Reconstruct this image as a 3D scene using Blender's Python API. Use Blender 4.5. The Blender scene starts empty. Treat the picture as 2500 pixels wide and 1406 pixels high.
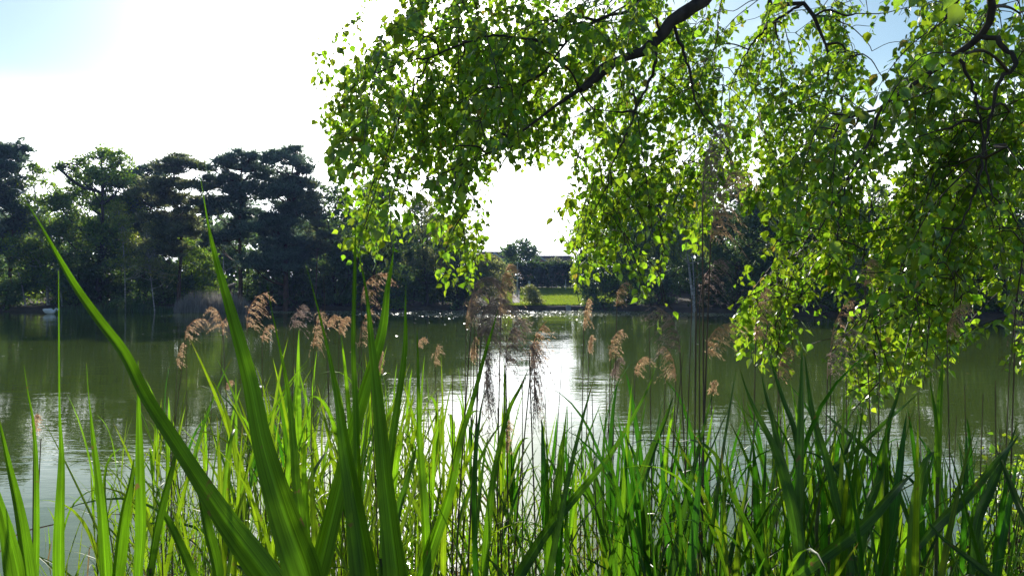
import bpy, math
import numpy as np
from mathutils import Vector

# ------------------------------------------------------------------ camera, sky, sun, exposure
S = bpy.context.scene
COL = S.collection
F, CX, CY, EYE = 1805.6, 1250.0, 703.0, 1.9          # photo focal length / centre in photo pixels, eye height above the water

cam_d = bpy.data.cameras.new("camera"); cam = bpy.data.objects.new("camera", cam_d); COL.objects.link(cam)
cam.location = (0, 0, EYE); cam.rotation_euler = (math.radians(90), 0, 0)
cam_d.lens = 26.0; cam_d.sensor_width = 36.0; cam_d.clip_start = 0.05; cam_d.clip_end = 3000
S.camera = cam

SUN_EL, SUN_AZ = math.radians(21.5), math.radians(-8.0)  # azimuth measured from +Y towards +X
sunv = Vector((math.sin(SUN_AZ) * math.cos(SUN_EL), math.cos(SUN_AZ) * math.cos(SUN_EL), math.sin(SUN_EL)))
sd = bpy.data.lights.new("sun", "SUN"); sd.energy = 5.0; sd.angle = math.radians(0.55); sd.color = (1.0, 0.94, 0.83)
so = bpy.data.objects.new("sun", sd); COL.objects.link(so)
so.rotation_euler = (-sunv).to_track_quat('-Z', 'Y').to_euler(); so.location = sunv * 50

W = bpy.data.worlds.new("World"); S.world = W; W.use_nodes = True
wt = W.node_tree; wt.nodes.clear()
def wn(t, **k):
    n = wt.nodes.new(t)
    for a, v in k.items(): setattr(n, a, v)
    return n
wl = wt.links.new
w_out = wn("ShaderNodeOutputWorld"); w_bg = wn("ShaderNodeBackground"); w_bg.inputs[1].default_value = 0.085
w_sky = wn("ShaderNodeTexSky", sky_type='NISHITA', sun_disc=False, sun_elevation=SUN_EL, sun_rotation=SUN_AZ, air_density=1.0, dust_density=0.7, ozone_density=2.0)
w_tc = wn("ShaderNodeTexCoord"); w_sep = wn("ShaderNodeSeparateXYZ"); wl(w_tc.outputs["Generated"], w_sep.inputs[0])
w_map = wn("ShaderNodeMapping"); w_map.inputs["Scale"].default_value = (1.0, 1.0, 3.0); wl(w_tc.outputs["Generated"], w_map.inputs[0])
w_no = wn("ShaderNodeTexNoise"); w_no.inputs["Scale"].default_value = 2.2; w_no.inputs["Detail"].default_value = 4; w_no.inputs["Roughness"].default_value = 0.45
wl(w_map.outputs[0], w_no.inputs[0])
w_a = wn("ShaderNodeMapRange"); w_a.inputs[1].default_value = 0.285; w_a.inputs[2].default_value = 0.150; w_e = wn("ShaderNodeMath", operation='MULTIPLY_ADD'); w_e.inputs[1].default_value = 0.16; wl(w_no.outputs["Fac"], w_e.inputs[0]); w_e2 = wn("ShaderNodeMath", operation='SUBTRACT'); w_e2.inputs[1].default_value = 0.08; wl(w_sep.outputs[2], w_e2.inputs[0]); wl(w_e2.outputs[0], w_e.inputs[2]); wl(w_e.outputs[0], w_a.inputs[0])  # veil of thin cloud low down
w_b = wn("ShaderNodeMapRange"); w_b.inputs[1].default_value = 0.56; w_b.inputs[2].default_value = 0.75; wl(w_no.outputs["Fac"], w_b.inputs[0])
w_m = wn("ShaderNodeMath", operation='MAXIMUM'); wl(w_a.outputs[0], w_m.inputs[0]); wl(w_b.outputs[0], w_m.inputs[1])
w_mul = wn("ShaderNodeMath", operation='MULTIPLY'); w_mul.inputs[1].default_value = 0.85; w_pw = wn("ShaderNodeMath", operation='POWER'); w_pw.inputs[1].default_value = 3.5; wl(w_m.outputs[0], w_pw.inputs[0]); wl(w_pw.outputs[0], w_mul.inputs[0])
w_mix = wn("ShaderNodeMix", data_type='RGBA'); wl(w_mul.outputs[0], w_mix.inputs[0]); wl(w_sky.outputs[0], w_mix.inputs[6]); w_tint = wn("ShaderNodeMix", data_type='RGBA', blend_type='MULTIPLY'); w_tint.inputs[0].default_value = 1.0; wl(w_sky.outputs[0], w_tint.inputs[6]); w_tint.inputs[7].default_value = (1.22, 1.36, 1.27, 1); wl(w_tint.outputs[2], w_mix.inputs[6])
w_nrm = wn("ShaderNodeVectorMath", operation='NORMALIZE'); wl(w_tc.outputs["Generated"], w_nrm.inputs[0])
w_dot = wn("ShaderNodeVectorMath", operation='DOT_PRODUCT'); wl(w_nrm.outputs[0], w_dot.inputs[0]); w_dot.inputs[1].default_value = sunv
w_fw = wn("ShaderNodeMapRange"); w_fw.inputs[1].default_value = -0.2; w_fw.inputs[2].default_value = 1.0; w_fw.inputs[3].default_value = 3.5; w_fw.inputs[4].default_value = 40.0; wl(w_dot.outputs["Value"], w_fw.inputs[0])
w_cl = wn("ShaderNodeVectorMath", operation='SCALE'); w_cl.inputs[0].default_value = (0.98, 1.0, 1.03); wl(w_fw.outputs[0], w_cl.inputs["Scale"]); wl(w_cl.outputs[0], w_mix.inputs[7])
def aureole(power, amount):     # thin cloud lit from behind glows round the sun
    p = wn("ShaderNodeMath", operation='MAXIMUM'); p.inputs[1].default_value = 0; wl(w_dot.outputs["Value"], p.inputs[0])
    q = wn("ShaderNodeMath", operation='POWER'); q.inputs[1].default_value = power; wl(p.outputs[0], q.inputs[0])
    a = wn("ShaderNodeMath", operation='MULTIPLY'); a.inputs[1].default_value = amount; wl(q.outputs[0], a.inputs[0]); return a
w_au = wn("ShaderNodeMath", operation='ADD'); wl(aureole(70, 18).outputs[0], w_au.inputs[0]); wl(aureole(90, 60).outputs[0], w_au.inputs[1])
w_sc = wn("ShaderNodeVectorMath", operation='SCALE'); w_sc.inputs[0].default_value = (1.0, 0.97, 0.93); wl(w_au.outputs[0], w_sc.inputs["Scale"])
w_add = wn("ShaderNodeVectorMath", operation='ADD'); wl(w_mix.outputs[2], w_add.inputs[0]); wl(w_sc.outputs[0], w_add.inputs[1])
wl(w_add.outputs[0], w_bg.inputs[0]); wl(w_bg.outputs[0], w_out.inputs[0])

S.view_settings.view_transform = 'Standard'; S.view_settings.look = 'None'; S.view_settings.gamma = 1; S.view_settings.exposure = 0.35
S.cycles.max_bounces = 8; S.cycles.diffuse_bounces = 4; S.cycles.glossy_bounces = 3; S.cycles.transmission_bounces = 4
S.cycles.caustics_reflective = False; S.cycles.caustics_refractive = False
S.cycles.sample_clamp_indirect = 4.0

# ------------------------------------------------------------------ helpers
def P(px, py, d):
    return np.array([(px - CX) / F * d, d, EYE - (py - CY) / F * d])
def norm(a):
    return a / np.maximum(np.linalg.norm(a, axis=-1, keepdims=True), 1e-9)

class MB:
    """collects vertices and polygons; build() links them as one mesh object"""
    def __init__(s): s.v, s.f, s.n, s.u, s.w, s.has_u = [], [], 0, [], [], False
    def add(s, verts, faces, u=None, w=None):
        verts = np.asarray(verts, np.float32).reshape(-1, 3); faces = np.asarray(faces, np.int32)
        s.v.append(verts); s.f.append(faces + s.n); s.n += len(verts)
        if u is None: s.u.append(np.full(len(verts), 0.5, np.float32))
        else: s.u.append(np.asarray(u, np.float32)); s.has_u = True
        s.w.append(np.zeros(len(verts), np.float32) if w is None else np.asarray(w, np.float32))
    def mesh(s, name, mat, smooth=False, origin=None):
        me = bpy.data.meshes.new(name)
        v = np.concatenate(s.v)
        if origin is not None: v = v - np.asarray(origin, np.float32)
        me.vertices.add(len(v)); me.vertices.foreach_set("co", v.astype(np.float32).ravel())
        tot = np.concatenate([np.full(len(f), f.shape[1], np.int32) for f in s.f])
        loops = np.concatenate([f.ravel() for f in s.f]).astype(np.int32)
        me.loops.add(len(loops)); me.loops.foreach_set("vertex_index", loops)
        me.polygons.add(len(tot)); st = np.zeros(len(tot), np.int32); st[1:] = np.cumsum(tot)[:-1]
        me.polygons.foreach_set("loop_start", st); me.polygons.foreach_set("loop_total", tot)
        me.polygons.foreach_set("use_smooth", np.full(len(tot), smooth))
        if s.has_u:
            a = me.attributes.new("u", 'FLOAT', 'POINT'); a.data.foreach_set("value", np.concatenate(s.u))
            a = me.attributes.new("v", 'FLOAT', 'POINT'); a.data.foreach_set("value", np.concatenate(s.w))
        me.update(calc_edges=True)
        me.materials.append(mat)
        return me
    def build(s, name, mat, parent=None, smooth=False, origin=None):
        if origin is None and parent is not None:
            o_ = parent
            origin = np.zeros(3)
            while o_ is not None: origin = origin + np.array(o_.location); o_ = o_.parent
        o = bpy.data.objects.new(name, s.mesh(name, mat, smooth, origin)); COL.objects.link(o)
        if parent is not None: o.parent = parent
        elif origin is not None: o.location = origin
        return o

def tag(o, label=None, cat=None, group=None, kind=None):
    if label: o["label"] = label
    if cat: o["category"] = cat
    if group: o["group"] = group
    if kind: o["kind"] = kind
    return o
def empty(name, loc, label, cat, group=None):
    o = bpy.data.objects.new(name, None); COL.objects.link(o); o.location = Vector([float(x) for x in loc]); o.empty_display_size = 0.2
    return tag(o, label, cat, group)
def copy_tree(o, parent=None):
    c = o.copy(); COL.objects.link(c)
    if parent is not None: c.parent = parent
    for ch in list(o.children): copy_tree(ch, c)
    return c

def spline(pts, n):
    """Catmull-Rom through pts (k,m) resampled to n"""
    p = np.asarray(pts, float)
    if len(p) == 2: t = np.linspace(0, 1, n)[:, None]; return p[0] * (1 - t) + p[1] * t
    q = np.vstack([2 * p[0] - p[1], p, 2 * p[-1] - p[-2]])
    L = np.concatenate([[0], np.cumsum(np.linalg.norm(np.diff(p[:, :3], axis=0), axis=1))])
    s = np.linspace(0, L[-1], n); i = np.clip(np.searchsorted(L, s, side='right') - 1, 0, len(p) - 2)
    t = ((s - L[i]) / np.maximum(L[i + 1] - L[i], 1e-9))[:, None]
    a, b, c, d = q[i], q[i + 1], q[i + 2], q[i + 3]
    return 0.5 * (2 * b + (c - a) * t + (2 * a - 5 * b + 4 * c - d) * t ** 2 + (3 * b - a - 3 * c + d) * t ** 3)

def tube(mb, path, rad, sides=6, cap=False):
    p = np.asarray(path, float); n = len(p); r = np.broadcast_to(np.asarray(rad, float), (n,))
    t = norm(np.gradient(p, axis=0)); ref = np.array([0.31, 0.94, 0.1]) if abs(t[:, 2]).mean() > 0.5 else np.array([0.1, 0.05, 1.0])
    a = norm(np.cross(t, ref)); b = np.cross(t, a)
    ang = np.linspace(0, 2 * math.pi, sides, endpoint=False)
    v = p[:, None] + r[:, None, None] * (np.cos(ang)[None, :, None] * a[:, None] + np.sin(ang)[None, :, None] * b[:, None])
    i = np.arange(n - 1)[:, None] * sides; j = np.arange(sides)[None]; j2 = (j + 1) % sides
    f = np.stack([i + j, i + j2, i + sides + j2, i + sides + j], -1).reshape(-1, 4)
    mb.add(v.reshape(-1, 3), f)
    if cap:
        for k, rev in ((0, 1), (n - 1, 0)):
            mb.add(v[k], [list(range(sides))[::-1] if rev else list(range(sides))])

def ribbon(mb, path, width, side, fold=0.15, across=3):
    """leaf blade: a folded strip along path; side (n,3) is the width direction"""
    p = np.asarray(path, float); n = len(p); w = np.asarray(width, float)
    t = norm(np.gradient(p, axis=0)); s = norm(side - (side * t).sum(1, keepdims=True) * t); nn = np.cross(t, s)
    us = np.linspace(0, 1, across)
    off = (us - 0.5); lift = fold * (np.abs(off) * 2)
    v = p[:, None] + w[:, None, None] * (off[None, :, None] * s[:, None] + lift[None, :, None] * 0.5 * nn[:, None])
    i = np.arange(n - 1)[:, None] * across; j = np.arange(across - 1)[None]
    f = np.stack([i + j, i + j + 1, i + across + j + 1, i + across + j], -1).reshape(-1, 4)
    mb.add(v.reshape(-1, 3), f, np.tile(us, n), np.repeat(np.linspace(0, 1, n), across))

def box(mb, c, d, rot=0.0):
    c = np.array(c, float); d = np.array(d, float) / 2
    v = np.array([[x, y, z] for x in (-1, 1) for y in (-1, 1) for z in (-1, 1)]) * d
    ca, sa = math.cos(rot), math.sin(rot); v = np.stack([v[:, 0] * ca - v[:, 1] * sa, v[:, 0] * sa + v[:, 1] * ca, v[:, 2]], 1) + c
    mb.add(v, [[0, 1, 3, 2], [4, 6, 7, 5], [0, 4, 5, 1], [2, 3, 7, 6], [0, 2, 6, 4], [1, 5, 7, 3]])

# ------------------------------------------------------------------ materials
def new_mat(name):
    m = bpy.data.materials.new(name); m.use_nodes = True; m.node_tree.nodes.clear(); return m, m.node_tree
def leaf_mat(name, dif, tra, mix=0.5, gloss=0.06, rough=0.35, var=0.35, dry=None, veins=False, hue=0.03):
    m, t = new_mat(name); N = t.nodes.new; L = t.links.new
    geo = N("ShaderNodeNewGeometry"); rnd = geo.outputs["Random Per Island"]
    def col(c):
        h = N("ShaderNodeHueSaturation"); h.inputs["Color"].default_value = (*c, 1)
        mv = N("ShaderNodeMapRange"); mv.inputs[3].default_value = 1 - var; mv.inputs[4].default_value = 1 + var; L(rnd, mv.inputs[0]); L(mv.outputs[0], h.inputs["Value"])
        mh = N("ShaderNodeMath"); mh.operation = 'MULTIPLY'; mh.inputs[1].default_value = 7.31; L(rnd, mh.inputs[0])
        fr = N("ShaderNodeMath"); fr.operation = 'FRACT'; L(mh.outputs[0], fr.inputs[0])
        hh = N("ShaderNodeMapRange"); hh.inputs[3].default_value = 0.5 - hue; hh.inputs[4].default_value = 0.5 + hue * 0.6; L(fr.outputs[0], hh.inputs[0]); L(hh.outputs[0], h.inputs["Hue"])
        return h.outputs[0]
    cd, ct = col(dif), col(tra)
    if dry:
        m3 = N("ShaderNodeMath"); m3.operation = 'MULTIPLY'; m3.inputs[1].default_value = 23.7; L(rnd, m3.inputs[0])
        f3 = N("ShaderNodeMath"); f3.operation = 'FRACT'; L(m3.outputs[0], f3.inputs[0])
        g3 = N("ShaderNodeMath"); g3.operation = 'LESS_THAN'; g3.inputs[1].default_value = dry[0]; L(f3.outputs[0], g3.inputs[0])
        def mx(c, dc):
            x = N("ShaderNodeMix"); x.data_type = 'RGBA'; L(g3.outputs[0], x.inputs[0]); L(c, x.inputs[6]); x.inputs[7].default_value = (*dc, 1); return x.outputs[2]
        cd, ct = mx(cd, dry[1]), mx(ct, dry[2])
    if veins:
        at = N("ShaderNodeAttribute"); at.attribute_name = "u"
        s1 = N("ShaderNodeMath"); s1.operation = 'MULTIPLY'; s1.inputs[1].default_value = 22; L(at.outputs["Fac"], s1.inputs[0])
        av0 = N("ShaderNodeAttribute"); av0.attribute_name = "v"; v4 = N("ShaderNodeMath"); v4.operation = 'MULTIPLY'; v4.inputs[1].default_value = 3.5; L(av0.outputs["Fac"], v4.inputs[0])
        r9 = N("ShaderNodeMath"); r9.operation = 'MULTIPLY'; r9.inputs[1].default_value = 97; L(rnd, r9.inputs[0])
        cx = N("ShaderNodeCombineXYZ"); L(s1.outputs[0], cx.inputs[0]); L(v4.outputs[0], cx.inputs[1]); L(r9.outputs[0], cx.inputs[2])
        s2 = N("ShaderNodeTexNoise"); s2.inputs["Scale"].default_value = 1.0; s2.inputs["Detail"].default_value = 3; s2.inputs["Roughness"].default_value = 0.6; L(cx.outputs[0], s2.inputs[0])
        tc = N("ShaderNodeTexCoord"); nz = N("ShaderNodeTexNoise"); nz.inputs["Scale"].default_value = 9; nz.inputs["Detail"].default_value = 3; L(tc.outputs["Object"], nz.inputs[0])
        s3 = N("ShaderNodeMapRange"); s3.inputs[1].default_value = 0.3; s3.inputs[2].default_value = 0.7; s3.inputs[3].default_value = 0.55; s3.inputs[4].default_value = 1.4; L(s2.outputs[0], s3.inputs[0])
        s4 = N("ShaderNodeMapRange"); s4.inputs[1].default_value = 0.3; s4.inputs[2].default_value = 0.7; s4.inputs[3].default_value = 0.68; s4.inputs[4].default_value = 1.25; L(nz.outputs[0], s4.inputs[0])
        sm = N("ShaderNodeMath"); sm.operation = 'MULTIPLY'; L(s3.outputs[0], sm.inputs[0]); L(s4.outputs[0], sm.inputs[1])
        d5 = N("ShaderNodeMath"); d5.operation = 'SUBTRACT'; d5.inputs[1].default_value = 0.5; L(at.outputs["Fac"], d5.inputs[0])
        d6 = N("ShaderNodeMath"); d6.operation = 'ABSOLUTE'; L(d5.outputs[0], d6.inputs[0])
        d7 = N("ShaderNodeMapRange"); d7.inputs[1].default_value = 0.03; d7.inputs[2].default_value = 0.09; d7.inputs[3].default_value = 1.35; d7.inputs[4].default_value = 1.0; L(d6.outputs[0], d7.inputs[0])
        se = N("ShaderNodeMath"); se.operation = 'MULTIPLY'; L(sm.outputs[0], se.inputs[0]); L(d7.outputs[0], se.inputs[1])
        def vx(c):
            x = N("ShaderNodeVectorMath"); x.operation = 'SCALE'; L(c, x.inputs[0]); L(se.outputs[0], x.inputs["Scale"]); return x.outputs[0]
        cd, ct = vx(cd), vx(ct)
        av = N("ShaderNodeAttribute"); av.attribute_name = "v"      # withered tips and brown flecks
        n2 = N("ShaderNodeTexNoise"); n2.inputs["Scale"].default_value = 38; n2.inputs["Detail"].default_value = 3; L(tc.outputs["Object"], n2.inputs[0])
        a1 = N("ShaderNodeMath"); a1.operation = 'MULTIPLY_ADD'; a1.inputs[1].default_value = 0.30; L(n2.outputs[0], a1.inputs[0]); L(av.outputs["Fac"], a1.inputs[2])
        rr = N("ShaderNodeMapRange"); rr.inputs[1].default_value = 0.0; rr.inputs[2].default_value = 1.0; rr.inputs[3].default_value = 1.04; rr.inputs[4].default_value = 1.22; L(rnd, rr.inputs[0])
        a2 = N("ShaderNodeMath"); a2.operation = 'SUBTRACT'; L(a1.outputs[0], a2.inputs[0]); L(rr.outputs[0], a2.inputs[1])
        a3 = N("ShaderNodeMapRange"); a3.inputs[1].default_value = 0.0; a3.inputs[2].default_value = 0.05; L(a2.outputs[0], a3.inputs[0])
        n4 = N("ShaderNodeMapRange"); n4.inputs[1].default_value = 0.69; n4.inputs[2].default_value = 0.74; L(n2.outputs[0], n4.inputs[0])
        a4 = N("ShaderNodeMath"); a4.operation = 'MAXIMUM'; L(a3.outputs[0], a4.inputs[0]); L(n4.outputs[0], a4.inputs[1])
        def wither(c, dc):
            x = N("ShaderNodeMix"); x.data_type = 'RGBA'; L(a4.outputs[0], x.inputs[0]); L(c, x.inputs[6]); x.inputs[7].default_value = (*dc, 1); return x.outputs[2]
        cd, ct = wither(cd, (0.12, 0.085, 0.03)), wither(ct, (0.22, 0.15, 0.04))
    D = N("ShaderNodeBsdfDiffuse"); L(cd, D.inputs[0]); T = N("ShaderNodeBsdfTranslucent"); L(ct, T.inputs[0])
    x = N("ShaderNodeMixShader"); x.inputs[0].default_value = mix; L(D.outputs[0], x.inputs[1]); L(T.outputs[0], x.inputs[2]); out = x
    if gloss:
        G = N("ShaderNodeBsdfGlossy"); G.inputs["Roughness"].default_value = rough; G.inputs[0].default_value = (1, 1, 1, 1)
        lw = N("ShaderNodeLayerWeight"); lw.inputs[0].default_value = 0.5
        pw = N("ShaderNodeMath"); pw.operation = 'POWER'; pw.inputs[1].default_value = 4.0; L(lw.outputs["Facing"], pw.inputs[0])
        k = N("ShaderNodeMath"); k.operation = 'MULTIPLY_ADD'; k.inputs[1].default_value = gloss * 4.0; k.inputs[2].default_value = gloss * 0.5; k.use_clamp = True; L(pw.outputs[0], k.inputs[0])
        y = N("ShaderNodeMixShader"); L(k.outputs[0], y.inputs[0]); L(x.outputs[0], y.inputs[1]); L(G.outputs[0], y.inputs[2]); out = y
    o = N("ShaderNodeOutputMaterial"); L(out.outputs[0], o.inputs[0]); return m
def solid_mat(name, c1, c2=None, scale=8.0, rough=0.8, bump=0.0, stretch=(1, 1, 1), spec=0.3, detail=4):
    m, t = new_mat(name); N = t.nodes.new; L = t.links.new
    b = N("ShaderNodeBsdfPrincipled"); b.inputs["Roughness"].default_value = rough; b.inputs["Specular IOR Level"].default_value = spec
    tc = N("ShaderNodeTexCoord"); mp = N("ShaderNodeMapping"); mp.inputs["Scale"].default_value = stretch; L(tc.outputs["Object"], mp.inputs[0])
    nz = N("ShaderNodeTexNoise"); nz.inputs["Scale"].default_value = scale; nz.inputs["Detail"].default_value = detail; L(mp.outputs[0], nz.inputs[0])
    r = N("ShaderNodeMapRange"); r.inputs[1].default_value = 0.35; r.inputs[2].default_value = 0.65; L(nz.outputs[0], r.inputs[0])
    x = N("ShaderNodeMix"); x.data_type = 'RGBA'; L(r.outputs[0], x.inputs[0]); x.inputs[6].default_value = (*c1, 1); x.inputs[7].default_value = (*(c2 or c1), 1)
    L(x.outputs[2], b.inputs["Base Color"])
    if bump:
        bp = N("ShaderNodeBump"); bp.inputs["Strength"].default_value = 1.0; bp.inputs["Distance"].default_value = bump; L(nz.outputs[0], bp.inputs["Height"]); L(bp.outputs[0], b.inputs["Normal"])
    o = N("ShaderNodeOutputMaterial"); L(b.outputs[0], o.inputs[0]); return m

M = {}
M['birch_leaf'] = leaf_mat('birch_leaf', (0.028, 0.086, 0.010), (0.36, 0.62, 0.024), 0.54, 0.08, 0.30, 0.45, dry=(0.007, (0.16, 0.12, 0.03), (0.45, 0.36, 0.05)), hue=0.03)
M['reed_leaf'] = leaf_mat('reed_leaf', (0.018, 0.068, 0.006), (0.12, 0.36, 0.006), 0.5, 0.02, 0.34, 0.42, hue=0.025, veins=True)
M['bed_leaf'] = leaf_mat('bed_leaf', (0.028, 0.09, 0.010), (0.26, 0.48, 0.012), 0.5, 0.03, 0.38, 0.40, dry=(0.07, (0.22, 0.15, 0.07), (0.30, 0.20, 0.08)), hue=0.03, veins=True)
M['shaded_reed_leaf'] = leaf_mat('shaded_reed_leaf', (0.018, 0.062, 0.010), (0.075, 0.25, 0.008), 0.45, 0.03, 0.34, 0.45, dry=(0.05, (0.16, 0.10, 0.05), (0.22, 0.14, 0.06)), hue=0.025, veins=True)  # reed leaf with the birch canopy's shade put into its darker colours
M['reed_stem'] = solid_mat('reed_stem', (0.07, 0.10, 0.025), (0.12, 0.13, 0.04), 30, 0.55)
M['dry_stem'] = solid_mat('dry_stem', (0.15, 0.105, 0.065), (0.085, 0.06, 0.04), 25, 0.65)
M['plume'] = leaf_mat('plume', (0.42, 0.31, 0.21), (0.90, 0.64, 0.40), 0.5, 0.03, 0.5, 0.35, hue=0.02)
M['plume_dark'] = leaf_mat('plume_dark', (0.30, 0.23, 0.21), (0.60, 0.46, 0.40), 0.45, 0.02, 0.5, 0.35, hue=0.02)
M['oak'] = leaf_mat('oak_foliage', (0.05, 0.10, 0.026), (0.34, 0.55, 0.05), 0.5, 0.04, 0.4, 0.4)
M['darkleaf'] = leaf_mat('dark_foliage', (0.055, 0.112, 0.060), (0.23, 0.40, 0.08), 0.4, 0.04, 0.4, 0.4)
M['pine'] = leaf_mat('pine_needles', (0.062, 0.112, 0.092), (0.22, 0.34, 0.19), 0.35, 0.05, 0.4, 0.4)
M['brownpine'] = leaf_mat('brown_pine_needles', (0.075, 0.11, 0.07), (0.32, 0.38, 0.14), 0.4, 0.05, 0.4, 0.4)
M['young'] = leaf_mat('young_foliage', (0.08, 0.13, 0.03), (0.48, 0.62, 0.06), 0.5, 0.05, 0.4, 0.4)
M['sage'] = leaf_mat('sage_foliage', (0.12, 0.15, 0.065), (0.46, 0.52, 0.14), 0.5, 0.05, 0.4, 0.35)
M['hedge'] = leaf_mat('hedge_foliage', (0.035, 0.075, 0.028), (0.10, 0.20, 0.03), 0.4, 0.05, 0.4, 0.35)
M['grass'] = leaf_mat('lawn_grass', (0.085, 0.15, 0.02), (0.42, 0.60, 0.04), 0.5, 0.03, 0.5, 0.3)
M['deadreed'] = leaf_mat('old_reed', (0.36, 0.35, 0.33), (0.34, 0.32, 0.28), 0.4, 0.02, 0.5, 0.3)
M['bark'] = solid_mat('bark', (0.030, 0.024, 0.020), (0.075, 0.06, 0.05), 22, 0.85, 0.006, (1, 1, 0.35))
M['pinebark'] = solid_mat('pine_bark', (0.07, 0.045, 0.032), (0.13, 0.08, 0.05), 6, 0.85, 0.02, (1, 1, 0.4))
M['birchbark'] = solid_mat('birch_bark', (0.55, 0.54, 0.52), (0.18, 0.17, 0.16), 5, 0.7, 0.004, (0.6, 0.6, 2.5))
M['twig'] = solid_mat('twig_bark', (0.04, 0.028, 0.022), (0.075, 0.05, 0.038), 40, 0.6)

# ------------------------------------------------------------------ ground and water
SHORE_PX = np.array([-3000, -900, 0, 400, 700, 1000, 1250, 1450, 1800, 2100, 2500, 3200, 6000], float)
SHORE_D = np.array([52, 58, 60, 60, 61, 62, 63, 62, 55, 49, 42, 38, 30], float)
def shore(x, y):   # distance of the far shoreline for a ground point
    px = CX + x / np.maximum(y, 1) * F
    return np.interp(px, SHORE_PX, SHORE_D)
def ground_z(x, y):
    x = np.asarray(x, float); y = np.asarray(y, float)
    d = y - shore(x, y)
    near = np.interp(y, [-50, 0.6, 1.4, 3.0, 7.0, 12], [0.5, 0.33, 0.2, -0.35, -0.9, -1.3])
    far = np.interp(d, [-8, -0.6, -0.05, 0.3, 1.5, 17, 45, 300], [-1.3, -0.8, -0.05, 0.34, 0.42, 1.8, 2.6, 3.5])
    z = np.where(y < 12, near, far)
    knoll = 1.9 * np.exp(-(((x + 23.5) / 3.2) ** 2 + ((y - 66) / 3.0) ** 2))
    return z + knoll
gx = np.unique(np.concatenate([np.linspace(-900, -90, 14), np.linspace(-90, 90, 181), np.linspace(90, 900, 14)]))
gy = np.unique(np.concatenate([np.linspace(-60, -2, 8), np.linspace(-2, 12, 29), np.linspace(12, 30, 19), np.linspace(30, 92, 187), np.linspace(92, 1500, 30)]))
X, Y = np.meshgrid(gx, gy); mb = MB()
nx, ny = len(gx), len(gy); i = np.arange(ny - 1)[:, None] * nx; j = np.arange(nx - 1)[None]
mb.add(np.stack([X, Y, ground_z(X, Y)], -1).reshape(-1, 3), np.stack([i + j, i + j + 1, i + nx + j + 1, i + nx + j], -1).reshape(-1, 4))
g = mb.build('ground', solid_mat('earth', (0.05, 0.04, 0.028), (0.085, 0.065, 0.045), 1.5, 0.95, 0.05), smooth=True); tag(g, kind='structure')

def water_mat():
    m, t = new_mat('pond_water'); N = t.nodes.new; L = t.links.new
    b = N("ShaderNodeBsdfPrincipled"); b.inputs["Base Color"].default_value = (0.072, 0.108, 0.016, 1); b.inputs["Roughness"].default_value = 0.02; b.inputs["IOR"].default_value = 1.33
    tc = N("ShaderNodeTexCoord")
    def noise(sc, stretch, det):
        mp = N("ShaderNodeMapping"); mp.inputs["Scale"].default_value = stretch; L(tc.outputs["Object"], mp.inputs[0])
        n = N("ShaderNodeTexNoise"); n.inputs["Scale"].default_value = sc; n.inputs["Detail"].default_value = det; n.inputs["Roughness"].default_value = 0.5; L(mp.outputs[0], n.inputs[0]); return n.outputs[0]
    a = noise(2.2, (0.6, 1.5, 1), 3); c = noise(9.0, (0.55, 1.4, 1), 2); w = noise(0.12, (1, 2.5, 1), 2)
    m1 = N("ShaderNodeMath"); m1.operation = 'MULTIPLY'; m1.inputs[1].default_value = 0.25; L(c, m1.inputs[0])
    ad = N("ShaderNodeMath"); ad.operation = 'ADD'; L(a, ad.inputs[0]); L(m1.outputs[0], ad.inputs[1])
    wr = N("ShaderNodeMapRange"); wr.inputs[1].default_value = 0.35; wr.inputs[2].default_value = 0.65; wr.inputs[3].default_value = 0.2; wr.inputs[4].default_value = 1.7; L(w, wr.inputs[0])   # calmer and livelier patches
    mu = N("ShaderNodeMath"); mu.operation = 'MULTIPLY'; L(ad.outputs[0], mu.inputs[0]); L(wr.outputs[0], mu.inputs[1])
    bp = N("ShaderNodeBump"); bp.inputs["Strength"].default_value = 1.0; bp.inputs["Distance"].default_value = 0.0048; L(mu.outputs[0], bp.inputs["Height"]); L(bp.outputs[0], b.inputs["Normal"])
    o = N("ShaderNodeOutputMaterial"); L(b.outputs[0], o.inputs[0]); return m
mb = MB(); mb.add([[-400, 1.0, 0], [400, 1.0, 0], [400, 90, 0], [-400, 90, 0]], [[0, 1, 2, 3]])
tag(mb.build('water', water_mat()), kind='structure')

# ------------------------------------------------------------------ far trees and shrubs
def leaf_quads(mb, c, nrm, size, rng, aspect=0.6, along=None):
    n = len(c); r = rng.normal(size=(n, 3)) if along is None else along
    a = norm(r - (r * nrm).sum(1, keepdims=True) * nrm); b = np.cross(nrm, a); s = size[:, None] / 2
    v = np.stack([c - a * s, c + b * s * aspect - a * s * 0.1, c + a * s, c - b * s * aspect - a * s * 0.1], 1)
    mb.add(v.reshape(-1, 3), np.arange(4 * n).reshape(-1, 4))

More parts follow.
